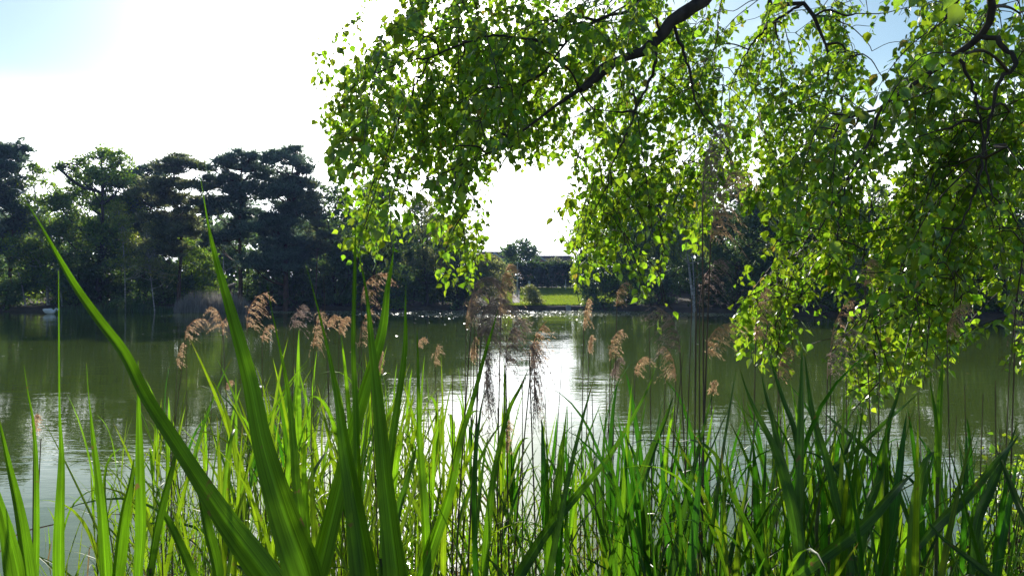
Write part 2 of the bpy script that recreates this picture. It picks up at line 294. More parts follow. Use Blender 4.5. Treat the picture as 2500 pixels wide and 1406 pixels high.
def crown(mb, lobes, rng, kind, leaf, dens=1.0):
    """lobes: (centre xyz, radii xyz). Twig-end clumps over each lobe, leaves spread through each clump."""
    cs, rs = [], []
    for c, r in lobes:
        ar = 4 * math.pi * (((r[0] * r[1]) ** 1.6 + (r[0] * r[2]) ** 1.6 + (r[1] * r[2]) ** 1.6) / 3) ** (1 / 1.6)
        n = int(max(8, ar * dens * 1.7)); d = norm(rng.normal(size=(n, 3))); d[:, 2] = np.where(d[:, 2] < -0.35, -d[:, 2], d[:, 2])
        k = rng.uniform(0.45, 1.12 if kind != 'pine' else 1.28, size=(n, 1)) ** 0.6
        cs.append(np.array(c) + d * k * np.array(r)); rs.append(np.clip(rng.lognormal(-1.0, 0.32, n), 0.2, 0.75) * min(1.0, 0.5 + 0.35 * min(r)))
    cs = np.vstack(cs); rs = np.concatenate(rs)
    leaf = leaf * 1.3
    per = np.maximum(7, (rs ** 2 * 1.9 / leaf ** 2 * 4.6 * (1.0 if kind != 'pine' else 1.9))).astype(int)
    idx = np.repeat(np.arange(len(cs)), per); n = len(idx)
    off = rng.normal(size=(n, 3)) * 0.55
    if kind == 'pine': off[:, :2] *= 1.25; off[:, 2] *= 0.5
    elif kind == 'weep': off[:, :2] *= 0.4; off[:, 2] = -np.abs(off[:, 2]) * 3.0
    else: off[:, 2] *= 0.75
    c = cs[idx] + off * rs[idx][:, None]
    size = leaf * rng.uniform(0.6, 1.4, n)
    if kind == 'pine':
        al = norm(off * np.array([1, 1, 0.6]) + np.array([0, 0, 0.65]) + rng.normal(size=(n, 3)) * 0.35); nr = norm(rng.normal(size=(n, 3)))
        leaf_quads(mb, c, norm(nr - (nr * al).sum(1, keepdims=True) * al), size * 1.9, rng, 0.26, al)
    elif kind == 'weep':
        al = norm(np.array([0, 0, -1.0]) + rng.normal(size=(n, 3)) * 0.3); nr = norm(rng.normal(size=(n, 3)))
        leaf_quads(mb, c, norm(nr - (nr * al).sum(1, keepdims=True) * al), size * 1.7, rng, 0.35, al)
    else:
        leaf_quads(mb, c, norm(norm(off) * 0.5 + rng.normal(size=(n, 3)) * 0.8 + np.array([0, 0, 0.25])), size, rng, 0.7)
    return cs

def far_tree(name, label, cat, D, lobes, base_px, kind, mat, seed, leaf=0.17, bark='bark', trunk_r=0.16, dens=1.0, group='trees along the far shore', lean=0.0, bare=True, part='crown'):
    """lobes measured on the photograph as (px, py, half width, half height) at distance D; each gets real depth"""
    rng = np.random.default_rng(seed); k = D / F
    bx = (base_px - CX) * k; bz = float(ground_z(bx, D)) - 0.05
    root = empty(name, (bx, D, bz), label, cat, group)
    Ls = []
    for (px, py, rx, ry) in lobes:
        if kind == 'pine': ry = ry * 1.35
        c = P(px, py, D); c[1] += rng.uniform(-1, 1) * rx * k * 0.8
        Ls.append((c, np.array([rx * k, rx * k * rng.uniform(0.75, 1.05), ry * k])))
        for _ in range(2):
            f_ = rng.uniform(.35, .6); Ls.append((c + np.array([rng.uniform(-.8, .8) * rx * k, rng.uniform(-.8, .8) * rx * k, rng.uniform(-.9, .6) * ry * k]), np.array([rx * k * f_, rx * k * f_, ry * k * rng.uniform(.6, 1.0)])))
    cm = MB(); cs = crown(cm, Ls, rng, kind, leaf, dens)
    t = MB(); top = max(Ls, key=lambda l: l[0][2])[0]
    base = np.array([bx, D, bz]); mid = base * 0.45 + top * 0.55 + np.array([rng.uniform(-.4, .4) + lean, rng.uniform(-.3, .3), 0])
    path = spline([base, base * 0.75 + mid * 0.25 + rng.uniform(-.12, .12, 3) * [1, 1, 0], mid, top], 14)
    tr = trunk_r * np.linspace(1.0, 0.18, 14); tr[0] *= 1.35
    tube(t, path, tr, 7)
    for c, r in Ls:
        q = path[np.argmin(np.abs(path[:, 2] - (c[2] - 0.5 * abs(c[0] - bx) - r[2] * 0.7)))]
        tube(t, spline([q, q * 0.5 + c * 0.5 + np.array([0, 0, -0.12 * np.linalg.norm(c - q)]), c], 7), np.linspace(trunk_r * 0.42, trunk_r * 0.1, 7), 5)
        near = cs[np.argsort(((cs - c) ** 2).sum(1))[:60]]
        for e in near[rng.choice(len(near), min(7, len(near)), False)]:
            tube(t, spline([c, (c + e) / 2 + rng.uniform(-.15, .15, 3), e], 4), np.linspace(trunk_r * 0.14, 0.012, 4), 4)
    t.build('trunk', M[bark], root, True)
    cm.build(part, M[mat], root)
    return root

T = far_tree
OAK, PINE = 'broad', 'pine'
T('scots_pine', 'grey green pine with spiky top cut by the edge of the photo, above the gull', 'tree', 61, [(-25, 385, 50, 32), (30, 390, 32, 26), (52, 380, 14, 22), (5, 430, 68, 26), (-10, 480, 70, 26), (20, 520, 60, 24), (5, 570, 55, 26), (30, 610, 45, 20)], 18, PINE, 'pine', 1, 0.15, 'pinebark', 0.2)
T('birch', 'thin crowned birch between the edge pine and the bright topped oak', 'tree', 62, [(105, 420, 34, 18), (85, 455, 45, 22), (70, 500, 50, 26), (100, 560, 46, 30), (60, 610, 60, 34), (110, 640, 50, 30)], 118, OAK, 'oak', 2, 0.15, 'birchbark', 0.09, 0.75)
T('oak_tree', 'broad oak with bright sunlit green top, left of the flat topped pine', 'tree', 62, [(152, 412, 18, 16), (190, 405, 26, 20), (233, 392, 40, 30), (297, 400, 30, 30), (205, 445, 55, 34), (272, 445, 56, 34), (180, 500, 66, 40), (262, 505, 66, 42), (200, 570, 80, 44), (270, 590, 60, 42)], 240, OAK, 'oak', 3, 0.165, 'bark', 0.28, 1.0)
T('pine_tree', 'dark low pine between the bright oak and the flat topped pine', 'tree', 66, [(342, 420, 40, 14), (330, 450, 50, 18), (372, 470, 40, 18), (340, 500, 55, 22), (350, 560, 55, 26)], 345, PINE, 'pine', 4, 0.16, 'pinebark', 0.16)
T('scots_pine', 'pine with a flat spreading top tuft on a bare stem above its lower boughs', 'tree', 60, [(438, 388, 26, 12), (436, 405, 54, 10), (470, 403, 32, 5), (398, 411, 30, 6), (432, 424, 26, 6), (395, 448, 58, 11), (478, 458, 46, 10), (360, 478, 46, 11), (425, 490, 60, 14), (480, 512, 42, 12), (400, 540, 66, 18), (450, 575, 60, 18), (400, 615, 60, 20)], 436, PINE, 'brownpine', 5, 0.14, 'pinebark', 0.17, 1.25)
T('young_birch', 'yellow green young birch in front of the dark pine', 'tree', 59, [(285, 508, 22, 16), (306, 540, 30, 22), (300, 580, 30, 22), (322, 610, 36, 24), (285, 640, 30, 24), (345, 650, 34, 22)], 308, OAK, 'young', 6, 0.13, 'birchbark', 0.07, 0.7)
T('young_birch', 'pale grey green sapling under the flat topped pine', 'tree', 58.5, [(370, 570, 24, 24), (382, 610, 30, 26), (365, 655, 36, 26), (402, 665, 30, 22)], 380, OAK, 'sage', 7, 0.12, 'birchbark', 0.06, 0.45)
T('scots_pine', 'dark pine with a rounded double top, shorter half of the big pine pair', 'tree', 61, [(555, 398, 16, 12), (598, 390, 42, 12), (575, 412, 50, 14), (625, 420, 30, 12), (560, 445, 55, 16), (600, 470, 55, 18), (555, 505, 55, 20), (600, 545, 60, 22), (560, 590, 50, 20)], 585, PINE, 'pine', 8, 0.145, 'pinebark', 0.2, 1.1)
T('scots_pine', 'tallest dark pine of the far shore, right half of the big pine pair', 'tree', 60, [(700, 372, 28, 12), (678, 388, 26, 10), (732, 392, 30, 10), (700, 408, 55, 14), (745, 415, 24, 8), (670, 440, 55, 16), (728, 450, 45, 14), (690, 485, 75, 20), (720, 525, 60, 20), (670, 560, 70, 22), (720, 600, 66, 22), (690, 645, 75, 24)], 695, PINE, 'pine', 9, 0.145, 'pinebark', 0.24, 1.15)
T('larch', 'brownish conifer glowing at its edge beside the tallest pine', 'tree', 59, [(762, 470, 12, 22), (765, 515, 18, 24), (772, 560, 22, 22), (795, 578, 30, 10), (775, 612, 26, 18)], 766, PINE, 'brownpine', 10, 0.13, 'pinebark', 0.08, 0.9)
T('dark_tree', 'dark round crowned tree between the tallest pine and the hanging birch sprays', 'tree', 63, [(808, 470, 26, 14), (815, 500, 42, 26), (842, 540, 44, 30), (810, 590, 50, 40), (850, 640, 55, 40)], 820, OAK, 'darkleaf', 11, 0.16, 'bark', 0.16)
T('dark_tree', 'dark tree mostly behind the lowest hanging birch spray on the left', 'tree', 62, [(905, 470, 40, 26), (930, 500, 50, 34), (900, 560, 60, 44), (955, 590, 52, 44), (910, 650, 66, 44)], 920, OAK, 'darkleaf', 12, 0.17, 'bark', 0.18)
T('grey_willow', 'pale grey green tree left of the bright gap in the far shore', 'tree', 63, [(1040, 506, 34, 20), (1018, 535, 38, 26), (1060, 545, 34, 26), (1040, 590, 46, 34), (1020, 640, 46, 34), (1075, 640, 36, 34)], 1042, OAK, 'sage', 13, 0.14, 'bark', 0.13, 0.8)
T('leafy_tree', 'low tree between the hanging birch sprays at the left of the gap', 'tree', 64, [(1110, 575, 36, 26), (1130, 620, 40, 34), (1100, 650, 44, 36)], 1118, OAK, 'young', 14, 0.15, 'bark', 0.1, 0.9)
# gap in the middle
T('round_bush', 'big round bush with glowing pale rim left of the lamp post', 'bush', 65, [(1192, 645, 40, 22), (1170, 668, 40, 30), (1212, 668, 36, 30), (1195, 705, 46, 34), (1238, 700, 12, 20), (1160, 715, 40, 30)], 1195, OAK, 'sage', 15, 0.13, 'bark', 0.08, 1.0, 'bushes along the far shore')
T('small_bush', 'small pale cone shaped bush on the lawn edge', 'bush', 64, [(1296, 704, 12, 8), (1294, 718, 20, 12), (1300, 732, 26, 13), (1308, 742, 22, 10)], 1298, OAK, 'sage', 16, 0.1, 'bark', 0.04, 1.3, 'bushes along the far shore')
T('garden_tree', 'dark dome shaped tree behind the hedge in the gap', 'tree', 92, [(1276, 596, 20, 14), (1255, 618, 26, 22), (1298, 618, 24, 20), (1278, 632, 44, 24)], 1276, OAK, 'darkleaf', 17, 0.2, 'bark', 0.2)
T('garden_shrub', 'orange tinted shrub at the end of the hedge', 'shrub', 83, [(1355, 640, 20, 9), (1372, 655, 26, 14), (1395, 648, 18, 16)], 1372, OAK, 'brownpine', 18, 0.15, 'bark', 0.06, 1.0, 'bushes along the far shore')
T('leafy_tree', 'tree right of the gap with branches reaching over the lawn', 'tree', 66, [(1410, 610, 24, 20), (1440, 585, 40, 36), (1470, 625, 50, 44), (1430, 655, 34, 30), (1455, 690, 40, 34)], 1460, OAK, 'oak', 19, 0.16, 'bark', 0.16)
T('low_shrub', 'pale shrub under the tree at the lawn corner', 'shrub', 66, [(1405, 672, 14, 12), (1412, 690, 14, 12), (1428, 700, 18, 14)], 1412, OAK, 'young', 20, 0.12, 'bark', 0.04, 1.1, 'bushes along the far shore')
T('leafy_tree', 'tree with its top just right of the white sky gap', 'tree', 64, [(1500, 500, 30, 26), (1540, 470, 44, 30), (1525, 530, 55, 40), (1560, 590, 60, 46), (1510, 610, 46, 44)], 1535, OAK, 'oak', 21, 0.17, 'bark', 0.18)
T('dark_tree', 'grey dark tree left of the weeping willow', 'tree', 62, [(1610, 450, 36, 24), (1590, 480, 48, 30), (1630, 530, 54, 40), (1600, 600, 58, 46)], 1608, OAK, 'darkleaf', 22, 0.17, 'bark', 0.18)
T('weeping_willow', 'weeping willow with hanging yellow green strands behind the tall seed heads', 'tree', 57, [(1690, 440, 50, 26), (1660, 490, 40, 30), (1720, 490, 44, 30), (1690, 540, 55, 30), (1650, 580, 36, 30), (1730, 590, 36, 30)], 1697, 'weep', 'young', 23, 0.14, 'birchbark', 0.12, 0.8)
T('dark_tree', 'very dark tree right of the weeping willow', 'tree', 56, [(1790, 440, 44, 24), (1820, 490, 60, 40), (1775, 560, 55, 46), (1840, 590, 62, 50), (1790, 650, 60, 44)], 1805, OAK, 'darkleaf', 24, 0.17, 'bark', 0.2)
T('dark_tree', 'dark tall crowned tree behind the middle of the long leaning birch bough', 'tree', 54, [(1900, 440, 50, 30), (1940, 480, 55, 36), (1900, 540, 60, 46), (1950, 600, 60, 50), (1900, 660, 60, 44)], 1920, OAK, 'darkleaf', 25, 0.165, 'bark', 0.2)
T('round_tree', 'mid green tree with billowing round clumps on the nearer shore', 'tree', 48, [(2130, 478, 56, 26), (2085, 510, 50, 30), (2165, 520, 50, 32), (2110, 560, 64, 40), (2170, 600, 60, 40), (2070, 620, 50, 44), (2130, 660, 60, 40)], 2125, OAK, 'oak', 26, 0.14, 'bark', 0.18, 1.1)
T('dark_tree', 'dark tree closing the shore right of the billowing green one', 'tree', 47, [(2260, 440, 60, 34), (2310, 470, 60, 40), (2260, 530, 66, 50), (2320, 590, 66, 50), (2260, 650, 66, 50)], 2290, OAK, 'darkleaf', 27, 0.15, 'bark', 0.2)
T('dark_tree', 'dark tree at the far edge of the nearer shore', 'tree', 45, [(2440, 400, 66, 36), (2400, 450, 60, 40), (2480, 470, 66, 50), (2420, 540, 70, 50), (2500, 580, 70, 60), (2430, 650, 70, 50)], 2445, OAK, 'darkleaf', 28, 0.15, 'bark', 0.22)
T('light_bush', 'sunlit upright olive bush at the waterside below the billowing green tree', 'bush', 46, [(2092, 650, 20, 20), (2085, 685, 30, 24), (2098, 718, 30, 24)], 2092, OAK, 'sage', 29, 0.10, 'bark', 0.04, 1.0, 'bushes along the far shore')
# second row, mostly seen through the gaps of the first
back = [(-60, 430, 74, 'edge of the photo'), (60, 440, 73, 'birch with the thin crown'), (170, 455, 72, 'bright topped oak'), (300, 452, 74, 'yellow green young birch'), (400, 470, 73, 'flat topped pine'), (510, 455, 75, 'dip between the pines'), (640, 430, 74, 'big pine pair'), (760, 470, 74, 'brownish conifer'), (870, 480, 74, 'dark round crowned tree'), (970, 520, 75, 'left hanging sprays'),
        (1580, 450, 74, 'grey dark tree'), (1700, 440, 72, 'weeping willow'), (1860, 430, 68, 'very dark tree'), (2010, 430, 64, 'gap left of the billowing tree'), (2200, 420, 60, 'billowing green tree'), (2370, 410, 58, 'dark edge tree'), (2560, 400, 56, 'right edge of the photo')]
for q, (px, top, D, w) in enumerate(back):
    if q in (2, 4, 6): continue
    top += 50
    r = np.random.default_rng(500 + q); s = 60.0 * F / 1805.6 / D * 60 / 60
    T('woodland_tree', 'shaded woodland tree standing back behind the ' + w, 'tree', D,
      [(px + r.uniform(-12, 12), top + 26, 40, 26), (px - 34, top + 75, 44, 36), (px + 36, top + 80, 44, 36), (px + r.uniform(-10, 10), top + 130, 66, 44), (px - 26, top + 195, 56, 46), (px + 30, top + 205, 56, 46)],
      px + r.uniform(-15, 15), OAK if q % 3 else PINE, 'darkleaf' if q % 3 else 'pine', 600 + q, 0.22, 'bark' if q % 3 else 'pinebark', 0.17, 0.8, 'woodland trees of the second row')
# understorey shrubs along the water
und = [(-40, 690, 61), (40, 705, 60.6), (120, 690, 61.2), (190, 700, 60.8), (260, 690, 61.2), (330, 705, 60.6), (410, 690, 61.5), (480, 680, 62), (640, 690, 62), (720, 700, 61.6), (790, 690, 62), (850, 690, 62), (930, 700, 62), (1010, 690, 62.8), (1080, 690, 63.2), (1130, 715, 63.4),
       (1470, 715, 62.6), (1540, 690, 61.5), (1610, 700, 60), (1740, 700, 57.5), (1830, 690, 55.5), (1910, 700, 53.5), (1990, 690, 52), (2050, 715, 50.5), (2160, 700, 48.8), (2240, 705, 47.2), (2320, 715, 45.8), (2400, 710, 44.5), (2480, 715, 43)]
where = ['under the edge pine', 'below the gull', 'behind the swan', 'left of the long leaning blade', 'under the bright oak', 'under the yellow green birch', 'left of the pale old reeds', 'above the pale old reeds', 'right of the bare knoll', 'under the tallest pine', 'under the brownish conifer', 'under the dark round tree', 'behind the crossing reed blades', 'under the grey green tree', 'left of the big round bush', 'touching the big round bush',
         'at the lawn corner', 'under the tree right of the sky gap', 'left of the willow stem', 'right of the willow stem', 'under the very dark tree', 'behind the lowest birch spray tip', 'left of the olive bush', 'touching the olive bush', 'right of the olive bush', 'under the tree closing the shore', 'behind the wide upright reed blade', 'under the dark edge tree', 'at the photo edge on the nearer shore']
for q, (px, py, D) in enumerate(und):
    r = np.random.default_rng(700 + q)
    T('waterside_shrub', 'dark waterside shrub ' + where[q], 'shrub', D + 1.2, [(px + r.uniform(-20, 20), py - 62 + r.uniform(-18, 14), 40, 30), (px + r.uniform(-15, 15), py - 20 + r.uniform(-15, 15), 46, 30), (px - 26, py + 12, 36, 30), (px + 26, py + 8, 36, 30), (px, py + 42, 58, 16 + r.uniform(0, 5))], px, OAK, ['darkleaf', 'darkleaf', 'oak', 'darkleaf', 'hedge'][q % 5], 720 + q, 0.15, 'bark', 0.05, 0.9, 'shrubs at the far waterside')
# the wood beyond, one dark mass
r = np.random.default_rng(801); m_ = MB(); lb_ = []
for px in list(range(-260, 1120, 34)) + list(range(1500, 2760, 34)):
    D = 88 + r.uniform(-4, 4)
    for py in (555, 600, 645, 690): lb_.append((P(px + r.uniform(-14, 14), py + r.uniform(-16, 16) + 18, D), np.array([1.9, 1.3, 1.7])))
crown(m_, lb_, r, 'broad', 0.34, 1.0); tag(m_.build('far_woods', M['darkleaf']), 'dark wood closing the view behind the shore trees', 'woods', kind='stuff')
# pale birch stems in the dark wood
for q, (a, lb) in enumerate([([(152, 690, 61), (140, 640, 61), (128, 590, 61.2), (118, 520, 61.6)], 'slim pale birch stem leaning above the swan'), ([(548, 715, 60.5), (546, 670, 60.5), (545, 630, 60.8), (543, 560, 61)], 'pale forked birch stem beside the bare knoll'),
                             ([(1697, 752, 56), (1694, 690, 56), (1690, 620, 56.2), (1684, 560, 56.5)], 'white birch stem in the dark under the willow'), ([(62, 740, 61), (52, 690, 61), (38, 650, 61.2), (20, 620, 61.4)], 'crooked pale stem in the dark at the photo edge')]):
    root = empty('bare_birch', P(a[0][0], a[0][1], a[0][2]) * [1, 1, 0] + [0, 0, float(ground_z(P(*a[0])[0], a[0][2]))], lb, 'tree', 'pale stems in the far wood')
    t = MB(); pts = [np.array(root.location)] + [P(*x) for x in a[1:]]
    sp = spline(pts, 14); tube(t, sp, np.linspace(0.06, 0.02, 14), 6); t.build('trunk', M['birchbark'], root, True)
    r = np.random.default_rng(40 + q)
    for k in range(5):
        t = MB()
        s0 = sp[5 + k * 2 - (k % 2)]; e = s0 + np.array([r.uniform(0.6, 1.3) * (1 if k % 2 else -1), r.uniform(-.4, .4), r.uniform(0.6, 1.2)])
        tube(t, spline([s0, (s0 + e) / 2 + [0, 0, -.1], e], 5), np.linspace(0.018, 0.006, 5), 4); t.build('branch', M['birchbark'], root, True)

# pale old reeds at the far shore
def far_reeds(name, px0, px1, top, D, n, mat, seed, label):
    r = np.random.default_rng(seed); m_ = MB()
    px = r.uniform(px0, px1, n); d = D + r.uniform(-0.9, 0.9, n)
    ed = np.minimum(px - px0, px1 - px) / (px1 - px0) * 2
    h = (765 - top) / F * D * r.uniform(0.6, 1.1, n) * np.clip(0.55 + ed, 0, 1)
    b = np.stack([(px - CX) / F * d, d, np.full(n, -0.15)], 1); lean = np.stack([r.normal(0, .12, n), r.normal(0, .1, n), np.zeros(n)], 1)
    w = r.uniform(0.012, 0.03, n)[:, None] * np.stack([np.cos(a_ := r.uniform(0, 3.1, n)), np.sin(a_), np.zeros(n)], 1)
    tip = b + lean * h[:, None] + np.stack([0 * h, 0 * h, h], 1)
    v = np.stack([b - w, b + w, tip], 1).reshape(-1, 3); m_.add(v, np.arange(3 * n).reshape(-1, 3))
    o = m_.build(name, M[mat]); tag(o, label, 'reeds', kind='stuff')
far_reeds('old_reeds', 425, 612, 708, 59, 2400, 'deadreed', 71, 'pale old reeds standing along the far shore below the pines')
far_reeds('shore_reeds', 120, 430, 735, 59.3, 1500, 'darkleaf', 72, 'dark low reeds fringing the far shore near the swan')

# ------------------------------------------------------------------ lawn, path, hedge, houses, posts
def strip(name, x0, x1, d0, d1, dz, mat, nx=30, ny=24):
    m_ = MB(); px = np.linspace(x0, x1, nx); d = np.linspace(d0, d1, ny); A, B = np.meshgrid(px, d)
    x = (A - CX) / F * B; i = np.arange(ny - 1)[:, None] * nx; j = np.arange(nx - 1)[None]
    m_.add(np.stack([x, B, ground_z(x, B) + dz], -1).reshape(-1, 3), np.stack([i + j, i + j + 1, i + nx + j + 1, i + nx + j], -1).reshape(-1, 4))
    return m_.build(name, mat, smooth=True)
tag(strip('lawn', 1225, 1500, 63.4, 82, 0.02, solid_mat('turf', (0.06, 0.11, 0.018), (0.13, 0.165, 0.03), 0.7, 0.95, 0.03)), kind='structure')
tag(strip('footpath', 1252, 1268, 66, 84, 0.04, solid_mat('path_gravel', (0.32, 0.28, 0.24), (0.42, 0.38, 0.33), 3, 0.9), 4, 16), kind='structure')
r = np.random.default_rng(81); n = 60000; m_ = MB()
d = r.uniform(63.5, 82, n); px = r.uniform(1226, 1496, n); x = (px - CX) / F * d; keep = ~((px > 1250) & (px < 1270) & (d > 65.5)); d, x = d[keep], x[keep]; n = len(x)
b = np.stack([x, d, ground_z(x, d) + 0.01], 1); h = r.uniform(0.05, 0.13, n) + 0.15 * (d < 64.2) * r.uniform(0, 1, n); a_ = r.uniform(0, 3.14, n)
w = 0.028 * np.stack([np.cos(a_), np.sin(a_), 0 * a_], 1); tip = b + np.stack([r.normal(0, .04, n), r.normal(0, .04, n), h], 1)
m_.add(np.stack([b - w, b + w, tip], 1).reshape(-1, 3), np.arange(3 * n).reshape(-1, 3)); tag(m_.build('grass', M['grass']), 'sunlit mown grass on the far lawn', 'grass', kind='stuff')

r = np.random.default_rng(83); hroot = empty('hedge', P(1325, 705, 81) * [1, 1, 0] + [0, 0, 1.75], 'tall dark green hedge with brighter top behind the lawn', 'hedge')
cm = MB(); crown(cm, [(P(px, 672 + r.uniform(-4, 4), 81 + r.uniform(-.3, .3)), np.array([0.95, 0.7, 1.45])) for px in range(1250, 1425, 16)] + [(P(px, 694, 80.8), np.array([0.95, 0.6, 0.7])) for px in range(1250, 1425, 16)] + [(P(1266, 648, 81), np.array([.4, .4, .5])), (P(1300, 647, 81), np.array([.4, .4, .35])), (P(1335, 650, 81), np.array([.4, .4, .4]))], r, 'broad', 0.17, 1.6)
cm.build('foliage', M['hedge'], hroot)
t = MB()
for px in range(1250, 1425, 12): tube(t, [P(px, 712, 81), P(px + r.uniform(-3, 3), 680, 81)], [0.05, 0.03], 5)
t.build('stems', M['bark'], hroot)

m_roof = solid_mat('roof_tiles', (0.10, 0.065, 0.06), (0.15, 0.095, 0.085), 5, 0.8, 0.02, (1, 1, 4)); m_wall = solid_mat('brick_wall', (0.30, 0.17, 0.12), (0.36, 0.22, 0.16), 6, 0.9); m_white = solid_mat('white_paint', (0.75, 0.75, 0.73), (0.68, 0.68, 0.66), 5, 0.5); m_glass = solid_mat('window_glass', (0.03, 0.035, 0.04), (0.05, 0.055, 0.06), 2, 0.1, spec=0.6)
def house(name, label, px0, px1, ridge, eave, D, gable_px, depth=7.0):
    """long roof parallel to the lake with a cross gable facing it"""
    k = D / F; x0, x1 = (px0 - CX) * k, (px1 - CX) * k; zr = P(0, ridge, D)[2]; ze = P(0, eave, D)[2]; zg = float(ground_z((x0 + x1) / 2, D)) - 0.1
    root = empty(name, ((x0 + x1) / 2, D + depth / 2, zg), label, 'house', 'houses beyond the lawn')
    w = MB(); box(w, ((x0 + x1) / 2, D + depth / 2, (zg + ze) / 2), (x1 - x0 - 0.5, depth - 0.6, ze - zg))
    gx = (gable_px - CX) * k; gw = 2.3; ez = ze - 0.1; pk = zr - 0.5
    w.add([[gx - gw, D - 1.2, zg], [gx + gw, D - 1.2, zg], [gx + gw, D - 1.2, ez], [gx, D - 1.2, pk - 0.12], [gx - gw, D - 1.2, ez]], [[0, 1, 2, 3, 4]])
    box(w, (gx - gw + 0.1, D - 0.45, (zg + ez) / 2), (0.2, 1.45, ez - zg)); box(w, (gx + gw - 0.1, D - 0.45, (zg + ez) / 2), (0.2, 1.45, ez - zg))
    w.build('wall', m_wall, root)
    rf = MB(); y0, y1, ym = D - 0.3, D + depth + 0.3, D + depth / 2
    rf.add([[x0, y0, ze - .1], [x1, y0, ze - .1], [x1, ym, zr], [x0, ym, zr], [x1, y1, ze - .1], [x0, y1, ze - .1], [x0, y0, ze - .25], [x1, y0, ze - .25], [x1, y1, ze - .25], [x0, y1, ze - .25]], [[0, 1, 2, 3], [3, 2, 4, 5], [6, 9, 8, 7], [0, 6, 7, 1], [5, 4, 8, 9]])
    rf.add([[x0, y0, ze - .1], [x0, ym, zr], [x0, y1, ze - .1], [x1, y0, ze - .1], [x1, ym, zr], [x1, y1, ze - .1]], [[0, 1, 2], [5, 4, 3]])
    rf.add([[gx - gw - .3, D - 1.5, ez - .2], [gx, D - 1.5, pk], [gx, ym - .5, pk], [gx - gw - .3, D + 1.5, ez - .2], [gx + gw + .3, D - 1.5, ez - .2], [gx + gw + .3, D + 1.5, ez - .2]], [[0, 1, 2, 3], [1, 4, 5, 2]])
    ro = rf.build('roof', m_roof, root)
    c = MB(); box(c, (x1 - 1.1, ym, zr + 0.35), (0.7, 0.6, 1.2)); box(c, (x1 - 1.1, ym, zr + 1.0), (0.8, 0.7, 0.12)); c.build('chimney', m_wall, ro) if name == 'brick_house' else None
    for s in (-1, 1):
        b_ = MB(); p0 = np.array([gx + s * (gw + .3), D - 1.54, ez - .3]); p1 = np.array([gx, D - 1.54, pk - .08]); up = np.array([0, 0, .26]); th = np.array([0, -.05, 0])
        v = [p0, p1, p1 + up, p0 + up, p0 + th, p1 + th, p1 + up + th, p0 + up + th]; b_.add(v, [[0, 1, 2, 3], [4, 7, 6, 5], [0, 4, 5, 1], [3, 2, 6, 7], [0, 3, 7, 4], [1, 5, 6, 2]]); b_.build('bargeboard', m_white, ro)
    f_ = MB(); box(f_, (gx, D - 1.24, ez - 0.9), (1.5, .1, 1.2)); fo = f_.build('window', m_white, root)
    for s in (-1, 1):
        g_ = MB(); box(g_, (gx + s * .35, D - 1.30, ez - .9), (.58, .04, 1.0)); g_.build('pane', m_glass, fo)
house('brick_house', 'house roof with white gable verge above the big round bush', 1165, 1262, 611, 652, 102, 1208)
house('garden_house', 'house roof with white gable verge right of the dark dome tree', 1300, 1400, 621, 655, 98, 1318)

m_metal = solid_mat('grey_metal', (0.42, 0.46, 0.44), (0.5, 0.53, 0.5), 12, 0.45, spec=0.5); m_board = solid_mat('notice_grey', (0.45, 0.46, 0.47), (0.52, 0.53, 0.54), 6, 0.6); m_wood = solid_mat('pale_wood', (0.42, 0.32, 0.28), (0.52, 0.42, 0.37), 9, 0.8, 0.004, (6, 6, 1)); m_conc = solid_mat('concrete', (0.33, 0.34, 0.35), (0.42, 0.42, 0.42), 6, 0.9)
def post(name, label, cat, px, top, base_d, rad, mat, head=None):
    b = P(px, 0, base_d); z = float(ground_z(b[0], base_d)); root = empty(name, (b[0], base_d, z), label, cat)
    t = MB(); zt = P(px, top, base_d)[2]; tube(t, [[b[0], base_d, z - .2], [b[0], base_d, (z + zt) / 2], [b[0], base_d, zt]], [rad * 1.15, rad, rad * .85], 10, True); t.build('pole', mat, root, True)
    return root, np.array([b[0], base_d, zt])
root, tp = post('lamp_post', 'slim pale lamp post beside the footpath, its head lost in leaves', 'lamp post', 1263, 650, 71, 0.075, m_metal)
t = MB(); tube(t, spline([tp, tp + [0.02, -.1, .25], tp + [0.0, -.45, .35], tp + [0, -.8, .33]], 9), 0.04, 8); t.build('arm', m_metal, root, True)
t = MB(); box(t, tp + [0, -.95, .31], (.2, .5, .1)); t.build('lamp_head', m_metal, root)
root, tp = post('notice_sign', 'grey notice board on a post behind the small pale bush', 'sign', 1292, 690, 66.5, 0.035, m_metal)
t = MB(); box(t, tp + [0, -.06, -.02], (.22, .03, .34)); t.build('board', m_board, root)
post('white_post', 'thin white marker post at the top of the lawn before the hedge', 'post', 1381, 683, 78, 0.045, m_white)
bx = P(1256, 700, 84); zz = float(ground_z(bx[0], 84)); root = empty('garden_gate', (bx[0], 84, zz), 'pinkish wooden gate at the end of the footpath', 'gate')
for q in range(5):
    t = MB(); box(t, (bx[0] - .36 + q * .18, 84, zz + .75 + (.06 if q == 2 else 0)), (.165, .03, 1.4)); t.build('board', m_wood, root)
for q in (0.3, 1.2):
    t = MB(); box(t, (bx[0], 84.035, zz + q), (.9, .03, .12)); t.build('rail', m_wood, root)
b = P(1256, 703, 80); zz = float(ground_z(b[0], 80)); root = empty('bench', (b[0], 80, zz), 'low white topped bench on the footpath under the gate', 'bench')
t = MB(); box(t, (b[0], 80, zz + .45), (.62, .4, .05)); t.build('seat', m_white, root)
for s in (-1, 1):
    t = MB(); box(t, (b[0] + s * .24, 80, zz + .21), (.08, .34, .42)); t.build('leg', m_wood, root)
b = P(1388, 748, 62.3); root = empty('outfall_slab', (b[0], 62.3, -.1), 'small grey ribbed concrete slab at the water edge below the lawn', 'slab')
t = MB(); box(t, (b[0], 62.35, .16), (.42, .12, .56)); t.build('slab', m_conc, root)
